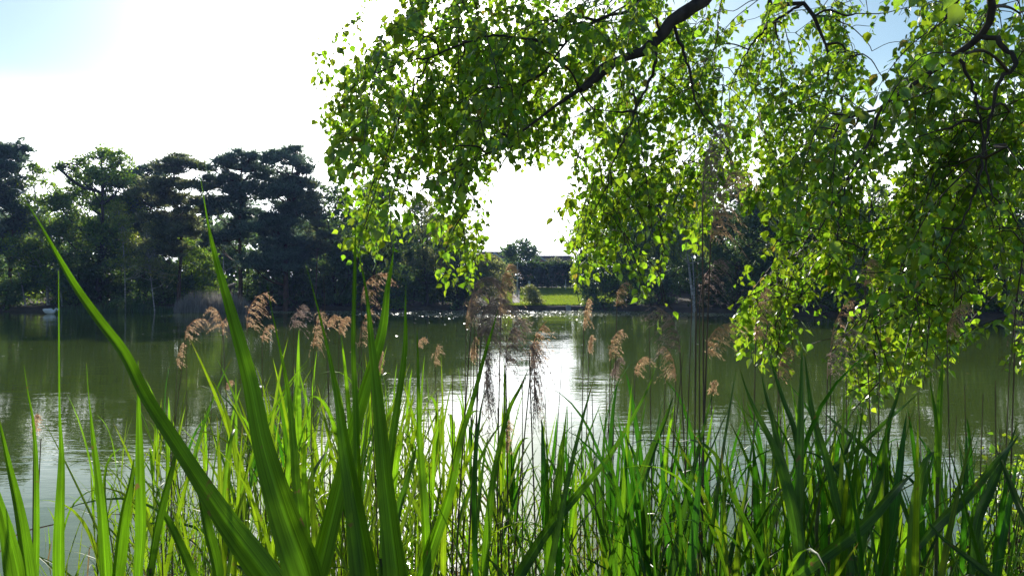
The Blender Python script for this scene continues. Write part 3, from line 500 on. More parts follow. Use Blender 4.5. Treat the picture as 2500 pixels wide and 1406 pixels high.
for s in range(4):
    t = MB(); box(t, (b[0] - .15 + s * .1, 62.26, .16), (.035, .05, .5)); t.build('rib', m_conc, root)

# ------------------------------------------------------------------ floating leaves on the water
r = np.random.default_rng(91); m_pad = leaf_mat('lily_pad', (0.30, 0.30, 0.20), (0.2, 0.24, 0.06), 0.25, 0.12, 0.3, 0.3)
def pads(mb, c, rad, rng, tilt=0.10):
    n = len(c); k = 7; an = np.linspace(0.25, 2 * math.pi - 0.25, k)[None] + rng.uniform(0, 6.28, (n, 1))
    tx, ty = rng.normal(0, tilt, n), rng.normal(0, tilt, n)
    x, y = np.cos(an) * rad[:, None], np.sin(an) * rad[:, None]
    v = np.stack([c[:, :1] + x, c[:, 1:2] + y, c[:, 2:3] + x * tx[:, None] + y * ty[:, None] + 0.012], -1)
    ce = np.concatenate([v, (c + [0, 0, 0.012])[:, None]], 1); mb.add(ce.reshape(-1, 3), np.arange(n * (k + 1)).reshape(-1, k + 1))
n = 7000; px = r.uniform(660, 1830, n); u = r.uniform(0, 1, n) ** 1.3; d = np.interp(px, SHORE_PX, SHORE_D) - 0.5 - u * np.interp(px, [660, 900, 1250, 1500, 1830], [4, 11, 15, 10, 5])
c = np.stack([(px - CX) / F * d, d, 0 * d], 1); m_ = MB(); pads(m_, c, r.uniform(0.025, 0.065, n), r, 0.16); tag(m_.build('floating_leaves', m_pad), 'glinting carpet of floating leaves below the far shore', 'floating leaves', kind='stuff')
for q in range(110):
    px = r.uniform(700, 1500) if q < 80 else r.uniform(0, 2400); d_ = r.uniform(34, 47) if q < 80 else r.uniform(14, 40)
    c = np.array([[(px - CX) / F * d_, d_, 0]]); m_ = MB(); pads(m_, c, np.array([r.uniform(.03, .055)]), r, 0.14)
    o = m_.build('lily_pad', m_pad, origin=c[0]); tag(o, 'single small lily pad floating on open water apart from the carpet', 'lily pad', 'scattered lily pads')

# ------------------------------------------------------------------ swan and gull
def loft(mb, secs, sides=12):
    """secs: (centre, half width vector, half height vector)"""
    an = np.linspace(0, 2 * math.pi, sides, endpoint=False); V = []
    for c, a, b in secs: V.append(np.array(c)[None] + np.cos(an)[:, None] * np.array(a)[None] + np.sin(an)[:, None] * np.array(b)[None])
    n = len(secs); i = np.arange(n - 1)[:, None] * sides; j = np.arange(sides)[None]; j2 = (j + 1) % sides
    mb.add(np.vstack(V), np.stack([i + j, i + j2, i + sides + j2, i + sides + j], -1).reshape(-1, 4))
    base = mb.n
    mb.add(np.vstack([V[0], V[-1]]), [list(range(sides))[::-1], list(range(sides, 2 * sides))])
m_swan = solid_mat('white_feathers', (0.72, 0.73, 0.76), (0.80, 0.80, 0.82), 14, 0.8, 0.004); m_bill = solid_mat('orange_bill', (0.55, 0.2, 0.04), (0.5, 0.16, 0.03), 9, 0.5); m_grey = solid_mat('grey_feathers', (0.42, 0.44, 0.47), (0.55, 0.57, 0.6), 9, 0.8)
sc = P(122, 762, 54); root = empty('swan', (sc[0], 54, 0), 'white swan with its neck arched down on the dark water below the far wood', 'swan')
def ell(x, z, w, h): return ((sc[0] + x, 54, z), (0, w, 0), (0, 0, h))
mb = MB(); loft(mb, [ell(-.52, .30, .02, .015), ell(-.44, .25, .10, .05), ell(-.3, .19, .19, .14), ell(-.1, .17, .24, .20), ell(.1, .15, .23, .19), ell(.24, .13, .17, .15), ell(.32, .14, .09, .09)])
nk = spline([(.26, .12), (.34, .2), (.38, .32), (.44, .39), (.52, .38), (.57, .31), (.58, .24)], 14); nk = np.stack([sc[0] + nk[:, 0], np.full(14, 54.0), nk[:, 1]], 1)
tube(mb, nk, np.concatenate([np.linspace(.085, .04, 10), [.045, .055, .055, .035]]), 10, True)
mb.build('body', m_swan, root, True)
mb = MB(); tube(mb, [[sc[0] + .58, 54, .255], [sc[0] + .595, 54, .19], [sc[0] + .605, 54, .12]], [.032, .025, .01], 8, True); mb.build('bill', m_bill, root, True)
for s in (-1, 1):
    mb = MB(); loft(mb, [((sc[0] - .5, 54 + s * .06, .33), (0, .02, 0), (0, 0, .02)), ((sc[0] - .3, 54 + s * .17, .30), (0, .06, 0), (0, 0, .10)), ((sc[0] - .05, 54 + s * .22, .27), (0, .06, 0), (0, 0, .14)), ((sc[0] + .16, 54 + s * .18, .22), (0, .04, 0), (0, 0, .08))], 8); mb.build('wing', m_swan, root, True)
gc = P(54, 471, 42); root = empty('gull', gc, 'grey white gull flying in front of the edge pine with wings raised', 'gull')
mb = MB(); loft(mb, [(gc + [0, .26, .02], (.01, 0, 0), (0, 0, .01)), (gc + [0, .14, 0], (.05, 0, 0), (0, 0, .045)), (gc, (.065, 0, 0), (0, 0, .065)), (gc + [0, -.14, .01], (.05, 0, 0), (0, 0, .05)), (gc + [0, -.22, .03], (.042, 0, 0), (0, 0, .042)), (gc + [0, -.27, .03], (.015, 0, 0), (0, 0, .015))], 10)
for s, pts in ((-1, [(0, .02), (-.14, .14), (-.3, .21), (-.58, .24)]), (1, [(0, .02), (.12, .12), (.25, .2), (.42, .25)])):
    sp = spline([(a, 0, b) for a, b in pts], 9); ch = np.interp(np.linspace(0, 1, 9), [0, .4, .8, 1], [.13, .12, .07, .015])
    loft(mb, [(gc + sp[k] + [0, .05 * k / 8, 0], (0, ch[k], 0), (0, 0, .012)) for k in range(9)], 8)
mb.build('body', m_grey, root, True)
mb = MB(); tube(mb, [gc + [0, -.265, .03], gc + [0, -.33, .015]], [.012, .004], 6, True); mb.build('bill', m_bill, root, True)

# ------------------------------------------------------------------ near birch: trunk, boughs, twigs, leaves
br = np.random.default_rng(11)
TR = np.array([3.7, 2.3, 0.0])
birch = empty('birch_tree', (TR[0], TR[1], 0.1), 'birch with boughs and drooping bright green sprays hanging over the near water', 'tree')
t = MB(); tp = spline([TR + [0.05, 0, -0.1], TR + [0, 0, 1.5], TR + [-.05, .05, 3.5], TR + [.05, .1, 6], TR + [0, .1, 8.5]], 20); tube(t, tp, np.linspace(.24, .08, 20), 12); t.build('trunk', M['birchbark'], birch, True)
def bough(pts, start=None):
    q = [np.append(P(a, b, d), r_) for a, b, d, r_ in pts]
    if start is not None: q = [np.array(s_) for s_ in start] + q
    return spline(q, max(12, len(q) * 6))
TA, TB = (3.68, 2.38, 5.0, .12), (3.66, 2.35, 3.7, .09)
BOUGHS = [
    ('thick dark bough sweeping down from the top edge', [bough([(1800, -90, 3.32, .066), (1720, 0, 3.27, .058), (1640, 52, 3.22, .05), (1580, 120, 3.17, .042), (1512, 144, 3.12, .032), (1470, 165, 3.10, .024), (1420, 216, 3.07, .018), (1332, 276, 3.02, .012), (1260, 340, 2.97, .008), (1210, 430, 2.97, .004)], [TA, (2.4, 2.9, 4.4, .085)]),
        bough([(1500, 150, 3.12, .03), (1455, 195, 3.08, .026), (1420, 222, 3.06, .02)]),
        bough([(1640, -60, 3.42, .02), (1560, 0, 3.32, .018), (1540, 28, 3.32, .016), (1472, 45, 3.32, .014), (1400, 88, 3.32, .012), (1370, 118, 3.32, .01), (1336, 172, 3.27, .007), (1270, 210, 3.22, .005)], [(2.3, 3.1, 4.5, .03)]),
        bough([(1376, 112, 3.32, .011), (1280, 95, 3.32, .01), (1200, 88, 3.27, .009), (1120, 112, 3.22, .008), (1048, 140, 3.17, .007), (950, 165, 3.12, .005), (850, 220, 3.12, .003)]),
        bough([(1600, 95, 3.17, .018), (1600, 152, 3.12, .014), (1584, 200, 3.12, .012), (1556, 260, 3.07, .01), (1528, 332, 3.02, .008), (1492, 410, 3.02, .005), (1475, 520, 3.02, .003)]),
        bough([(1260, 340, 2.97, .008), (1180, 380, 2.92, .006), (1090, 420, 2.92, .005), (1000, 455, 2.87, .003)]),
        bough([(1048, 140, 3.17, .007), (1000, 240, 3.12, .005), (960, 330, 3.02, .004), (930, 430, 2.97, .003)]),
        bough([(1336, 172, 3.27, .007), (1220, 240, 3.12, .006), (1130, 300, 3.07, .005), (1100, 400, 2.97, .003)]),
        bough([(1640, 52, 3.22, .014), (1680, 160, 3.22, .011), (1700, 250, 3.22, .008), (1760, 340, 3.22, .005), (1790, 400, 3.22, .003)])]),
    ('long leaning grey brown bough from the top corner', [bough([(2490, -80, 2.60, .036), (2435, 0, 2.65, .031), (2400, 80, 2.70, .028), (2330, 135, 2.75, .022), (2240, 200, 2.80, .017), (2150, 265, 2.85, .013), (2130, 330, 2.85, .011), (2080, 420, 2.85, .009), (2030, 500, 2.80, .006), (1985, 590, 2.80, .003)], [TB]),
        bough([(2335, 132, 2.75, .014), (2370, 200, 2.75, .012), (2392, 290, 2.75, .01), (2402, 370, 2.75, .009), (2385, 450, 2.70, .008), (2350, 540, 2.70, .006), (2290, 640, 2.70, .004), (2250, 720, 2.70, .002)]),
        bough([(2400, 90, 2.70, .02), (2440, 105, 2.65, .018), (2480, 155, 2.60, .016), (2440, 195, 2.60, .013), (2420, 280, 2.60, .011), (2405, 360, 2.60, .009), (2415, 450, 2.60, .006), (2440, 560, 2.60, .003)]),
        bough([(2150, 265, 2.85, .01), (2070, 290, 2.90, .008), (1990, 330, 2.90, .006), (1920, 400, 2.90, .003)]),
        bough([(2080, 420, 2.85, .007), (2050, 520, 2.80, .006), (2035, 620, 2.75, .004), (1960, 720, 2.70, .003)])]),
    ('slender forked bough hanging from the top edge', [bough([(1900, -80, 4.0, .022), (1960, 10, 3.9, .019), (1985, 40, 3.9, .016), (2010, 100, 3.85, .012), (2025, 150, 3.8, .009), (2018, 220, 3.8, .006), (2010, 300, 3.75, .003)], [(3.6, 2.5, 6.2, .06), (2.4, 3.4, 5.2, .04)]),
        bough([(1960, 10, 3.9, .012), (1880, 60, 3.9, .009), (1820, 130, 3.85, .006), (1780, 220, 3.8, .003)])]),
]
nodes, nrad, ngrp = [], [], []
for g_, (lb, bs) in enumerate(BOUGHS):
    for b_ in bs:
        nodes.append(b_[:, :3]); nrad.append(b_[:, 3]); ngrp.append(np.full(len(b_), g_))
nodes, nrad, ngrp = np.vstack(nodes), np.concatenate(nrad), np.concatenate(ngrp)
# where sprays start: (px, py, rx, ry, number, distance)
SPR = [(900, 130, 110, 110, 34, 3.4), (850, 190, 60, 110, 14, 3.4), (1010, 50, 130, 90, 34, 3.5), (1180, 40, 150, 90, 40, 3.5), (1360, 20, 150, 90, 42, 3.6), (1520, 20, 110, 80, 26, 3.6),
       (1030, 220, 170, 100, 50, 3.4), (1230, 190, 150, 100, 44, 3.4), (1400, 180, 120, 90, 30, 3.4), (930, 340, 90, 70, 22, 3.3), (1100, 350, 100, 60, 24, 3.25), (910, 470, 62, 66, 20, 3.2), (960, 500, 40, 50, 8, 3.2), (1130, 500, 50, 60, 20, 3.2), (1120, 570, 46, 40, 12, 3.15), (1250, 320, 80, 50, 14, 3.3),
       (1500, 290, 90, 80, 24, 3.35), (1440, 380, 70, 70, 22, 3.3), (1430, 490, 56, 60, 20, 3.25), (1500, 520, 60, 60, 16, 3.25), (1460, 600, 50, 30, 8, 3.2), (1590, 560, 24, 40, 5, 3.2), (1585, 700, 20, 40, 4, 3.15), (1600, 440, 60, 70, 14, 3.4),
       (1690, 400, 70, 70, 18, 3.5), (1700, 520, 50, 40, 7, 3.5), (1650, 120, 90, 90, 16, 3.6), (1760, 60, 110, 80, 26, 3.8), (1880, 60, 100, 80, 28, 3.9), (1850, 200, 110, 80, 20, 3.8), (1740, 260, 80, 80, 8, 3.7), (1980, 160, 80, 80, 16, 3.8), (2060, 220, 90, 60, 14, 3.5),
       (1960, 330, 110, 70, 20, 3.3), (2080, 330, 110, 80, 26, 3.2), (2200, 230, 90, 60, 20, 3.15), (2290, 250, 100, 90, 28, 3.1), (2420, 130, 90, 110, 30, 3.0), (2470, 290, 60, 110, 18, 2.95), (2350, 380, 110, 90, 28, 3.05), (2230, 400, 90, 80, 24, 3.1), (2290, 20, 70, 40, 10, 3.0), (2430, 20, 80, 60, 14, 2.95),
       (2000, 440, 90, 80, 24, 3.15), (1990, 560, 90, 70, 22, 3.05), (1930, 640, 80, 50, 18, 3.0), (1870, 690, 50, 40, 8, 3.0), (2280, 520, 120, 80, 30, 3.05), (2200, 610, 110, 60, 24, 3.0), (2330, 630, 110, 70, 24, 3.0), (2440, 560, 60, 90, 12, 2.95), (2100, 720, 120, 50, 22, 2.95), (2240, 730, 120, 60, 24, 2.95), (2330, 760, 80, 50, 10, 2.95),
       (1900, 770, 70, 40, 12, 2.95), (1870, 830, 40, 40, 6, 2.9), (2070, 830, 60, 40, 8, 2.9), (2180, 820, 60, 40, 8, 2.9), (2100, 890, 30, 30, 5, 2.9), (1850, 780, 40, 40, 8, 2.9), (1860, 860, 30, 30, 7, 2.9), (2060, 860, 40, 40, 8, 2.9), (2110, 940, 30, 30, 6, 2.9), (2250, 860, 60, 40, 9, 2.9), (2170, 760, 90, 50, 12, 2.9), (2470, 820, 40, 40, 4, 2.9), (2400, 460, 90, 90, 14, 3.0), (1600, 780, 14, 20, 4, 3.1), (1730, 250, 90, 110, 34, 3.7), (1770, 380, 80, 70, 26, 3.5), (1900, 300, 80, 70, 14, 3.6), (1680, 330, 60, 60, 12, 3.6), (1640, 250, 60, 80, 12, 3.5), (2060, 130, 50, 60, 12, 3.8), (1950, 20, 80, 60, 26, 3.8), (2020, 70, 60, 60, 16, 3.8), (2260, 70, 50, 70, 22, 3.0), (2340, 120, 60, 60, 16, 3.0), (2450, 60, 70, 80, 16, 2.95), (2220, 150, 50, 40, 6, 3.3), (2470, 760, 40, 70, 6, 2.95)]
st = []
for (px, py, rx, ry, n, D) in SPR:
    for _ in range(max(1, round(n * (.55 if py < 260 and px < 1600 else .38 if px < 1850 or py < 420 else .54)))):
        a_, q = br.uniform(0, 6.283), math.sqrt(br.uniform(0, 1)); st.append(P(px + (45 if px > 1900 else 20) + rx * q * math.cos(a_), py - 40 + ry * q * math.sin(a_), D + (.25 if px > 1950 else 0.26) + br.normal(0, 0.42 if px < 1600 else .3)))
st = np.array(st)
d0 = np.array([np.min(((nodes - s_) ** 2).sum(1)) for s_ in st]); order = np.argsort(d0)
ENV = np.array([[700, 250], [765, 300], [800, 380], [826, 560], [868, 640], [965, 640], [985, 600], [1010, 560], [1055, 560], [1075, 690], [1185, 705], [1200, 580], [1225, 500], [1345, 490], [1365, 580], [1400, 690], [1450, 735], [1500, 660], [1560, 745], [1625, 760], [1635, 600], [1720, 625], [1750, 520], [1780, 540], [1790, 830], [1840, 900], [1900, 890], [1980, 850], [2050, 890], [2075, 1010], [2140, 985], [2170, 940], [2260, 930], [2340, 870], [2420, 800], [2450, 890], [2560, 900]])
GAPS = [(1265, 530, 85, 120, .04), (1035, 480, 36, 46, .1), (1815, 610, 62, 100, .05), (1735, 290, 80, 70, .85), (2145, 75, 66, 85, .08), (2095, 700, 40, 90, .15), (2420, 720, 50, 60, .3), (1345, 400, 50, 60, .4), (1505, 730, 45, 60, .15), (1650, 640, 30, 80, .1), (930, 20, 60, 50, .35), (1600, 640, 30, 60, .3), (1440, 660, 20, 60, .5), (2010, 740, 30, 60, .3), (1230, 430, 40, 60, .3)]
def inside(p, r):      # the crown's own outline: its lower edge and the openings in it
    px = CX + p[0] / p[1] * F; py = CY - (p[2] - EYE) / p[1] * F
    if py > np.interp(px, ENV[:, 0], ENV[:, 1]) + r.normal(0, 14) or px < 770 + max(0, 110 - py) * .8 + r.normal(0, 12): return False
    for gx, gy, rx, ry, k in GAPS:
        if ((px - gx) / rx) ** 2 + ((py - gy) / ry) ** 2 < 1 and r.uniform() > k: return False
    return True
tw = [MB() for _ in BOUGHS]; LB, LD, LN, LS, LG = [], [], [], [], []
for oi in order:
    s_ = st[oi]; dv = nodes - s_; cost = np.sqrt((dv ** 2).sum(1)) + np.where(dv[:, 2] < -0.02, 0.35 + 1.2 * np.abs(dv[:, 2]), 0); j = int(np.argmin(cost)); a = nodes[j]; g_ = int(ngrp[j]); L_ = np.linalg.norm(s_ - a)
    if L_ > 0.03:
        m1 = a + (s_ - a) * 0.35 + np.array([0, 0, 0.10 * L_]) + br.normal(0, 0.03 * L_ + .004, 3); m2 = a + (s_ - a) * 0.72 + np.array([0, 0, 0.07 * L_]) + br.normal(0, 0.03 * L_ + .004, 3)
        pth = spline([a, m1, m2, s_], 9); r0 = float(np.clip(nrad[j] * 0.7, .0022, .0075)); rr = np.linspace(r0, max(.0011, r0 * .6), 9)
        tube(tw[g_], pth, rr, 4); nodes = np.vstack([nodes, pth[2:]]); nrad = np.concatenate([nrad, rr[2:]]); ngrp = np.concatenate([ngrp, np.full(7, g_)])
        flow = norm((pth[-1] - pth[-3])[None])[0]
    else: flow = norm(br.normal(size=(1, 3)))[0]
    if not inside(s_, br): continue
    Lm = br.uniform(0.26, 0.52); fl = norm((flow * .8 + np.array([-.45 if s_[0] > .75 else -.15, 0, -.25]) + br.normal(0, .38, 3))[None])[0]; dr_ = br.uniform(.25, .75)
    mp_ = spline([s_, s_ + fl * Lm * .45 + [0, 0, -.05 * Lm], s_ + fl * Lm * .8 + np.array([0, 0, -Lm * dr_ * .55]), s_ + fl * Lm * .95 + np.array([0, 0, -Lm * dr_ * 1.05])], 13); 
    ok = 3
    while ok < 13 and inside(mp_[ok - 1], br): ok += 1
    mp_ = spline(mp_[:ok], 13); Lm *= ok / 13; tube(tw[g_], mp_, np.linspace(.0026, .0009, 13), 4)
    shoots = [(mp_, .35)]
    for k in range(int(Lm / .062)):
        u0 = .12 + .86 * (k + br.uniform(0, .8)) / int(Lm / .062); q0 = np.array([np.interp(u0, np.linspace(0, 1, 13), mp_[:, c]) for c in range(3)]); ax_ = br.uniform(0, 6.283); Lt = br.uniform(.08, .22) * (1.15 - .5 * u0)
        e = q0 + fl * Lt * br.uniform(.2, .7) + np.array([math.cos(ax_), math.sin(ax_), 0]) * Lt * .6 + np.array([0, 0, -Lt * br.uniform(.35, 1.0)]); 
        if not inside(e, br): continue
        tp = spline([q0, (q0 + e) / 2 + [0, 0, .12 * Lt], e], 7); tube(tw[g_], tp, np.linspace(.0010, .0005, 7), 3); shoots.append((tp, 1.0))
    hs = br.uniform(.85, 1.15)
    for tp, frac in shoots:
        sn = np.linspace(0, 1, len(tp)); Lt = np.linalg.norm(np.diff(tp, axis=0), axis=1).sum(); nl = max(2, int(Lt / 0.0138 * frac)); u = (np.arange(nl) + br.uniform(0, 1, nl) * .7) / nl; tt = np.array([np.interp(u, sn, tp[:, k]) for k in range(3)]).T
        ang = br.uniform(0, 6.28) + np.arange(nl) * 2.4 + br.normal(0, .5, nl); ho = np.stack([np.cos(ang), np.sin(ang), 0 * ang], 1)
        LB.append(tt + ho * br.uniform(.006, .02, (nl, 1)) + np.array([0, 0, -.004])); LD.append(norm(ho * br.uniform(.2, 1.0, (nl, 1)) + np.array([0, 0, -.8]) + br.normal(0, .28, (nl, 3))))
        LN.append(norm(ho * .5 + np.array([0, 0, .5]) + br.normal(0, .6, (nl, 3)))); LS.append(np.clip(hs * br.lognormal(math.log(.0315), .28, nl), .013, .056)); LG.append(np.full(nl, g_))
# one big close leaf spray at the top
for px, py, d_ in [(2330, -40, 1.5), (2240, -30, 1.9), (2200, -20, 2.2), (2340, 10, 1.6)]:
    b_ = P(px, py, d_); LB.append(b_[None]); LD.append(norm(np.array([[-.35, 0, -.9]]))); LN.append(norm(np.array([[.2, -.9, .2]]))); LS.append(np.array([.058])); LG.append(np.array([1]))
LB, LD, LN, LS, LG = np.vstack(LB), np.vstack(LD), np.vstack(LN), np.concatenate(LS), np.concatenate(LG)
LT = np.array([[0, 0, 0], [0.30, .16, .06], [0.40, .36, .08], [0.24, .66, .05], [0.07, .90, .0], [0, 1.05, -.04], [-0.07, .90, .0], [-0.24, .66, .05], [-0.40, .36, .08], [-0.30, .16, .06]])
def leaves(mb, B, Dr, Nn, Sz):
    s_ = norm(np.cross(Dr, Nn)); n_ = np.cross(s_, Dr)
    v = B[:, None] + Sz[:, None, None] * (LT[None, :, 0:1] * s_[:, None] + LT[None, :, 1:2] * Dr[:, None] + LT[None, :, 2:3] * n_[:, None])
    o = np.arange(len(B))[:, None] * 10; mb.add(v.reshape(-1, 3), np.concatenate([o + np.array([0, 1, 2, 3, 4, 5]), o + np.array([0, 5, 6, 7, 8, 9])], 1).reshape(-1, 6))
print('birch leaves', len(LB), 'sprays', len(st))
for g_, (lb, bs) in enumerate(BOUGHS):
    t = MB()
    for k, b_ in enumerate(bs): tube(t, b_[:, :3] + br.normal(0, .003, (len(b_), 3)), b_[:, 3] * (.54, .50, .62)[g_] * br.uniform(.88, 1.12, len(b_)), 10)
    bo = t.build('bough', M['bark'], birch, True); bo["label"] = lb
    tw[g_].build('twigs', M['twig'], bo, True)
    k = LG == g_; t = MB(); leaves(t, LB[k], LD[k], LN[k], LS[k]); t.build('leaves', M['birch_leaf'], bo)

# ------------------------------------------------------------------ leafy sapling at the lower right
sr = np.random.default_rng(21); b0 = P(2430, 1500, 3.3); b0[2] = float(ground_z(b0[0], 3.3)); sap = empty('sapling', b0, 'bushy yellow green leafy sapling growing among the reeds at the lower corner', 'shrub')
t = MB(); B_, D_, N_, S_ = [], [], [], []
for q in range(70):
    px, py, d_ = sr.uniform(2325, 2580), 0, sr.uniform(2.9, 3.7); py = 1040 + sr.uniform(0, 1) ** 1.2 * 300 + max(0, 2420 - px) * 1.3; e = P(px, py, d_)
    sp = spline([b0 + sr.normal(0, .05, 3) * [1, 1, 0], b0 * .5 + e * .5 + sr.normal(0, .05, 3), e], 12); tube(t, sp, np.linspace(.006, .0012, 12), 5)
    nl = 30; u = sr.uniform(.3, 1, nl) ** .8; tt = np.array([np.interp(u, np.linspace(0, 1, 12), sp[:, k]) for k in range(3)]).T; ho = norm(sr.normal(size=(nl, 3)))
    B_.append(tt + ho * sr.uniform(.01, .06, (nl, 1))); D_.append(norm(ho + [0, 0, .1])); N_.append(norm(sr.normal(size=(nl, 3)) * .6 + [0, 0, .6])); S_.append(np.clip(sr.normal(.032, .008, nl), .015, .05))
t.build('stems', M['twig'], sap, True); t = MB(); leaves(t, np.vstack(B_), np.vstack(D_), np.vstack(N_), np.concatenate(S_)); t.build('leaves', M['birch_leaf'], sap)

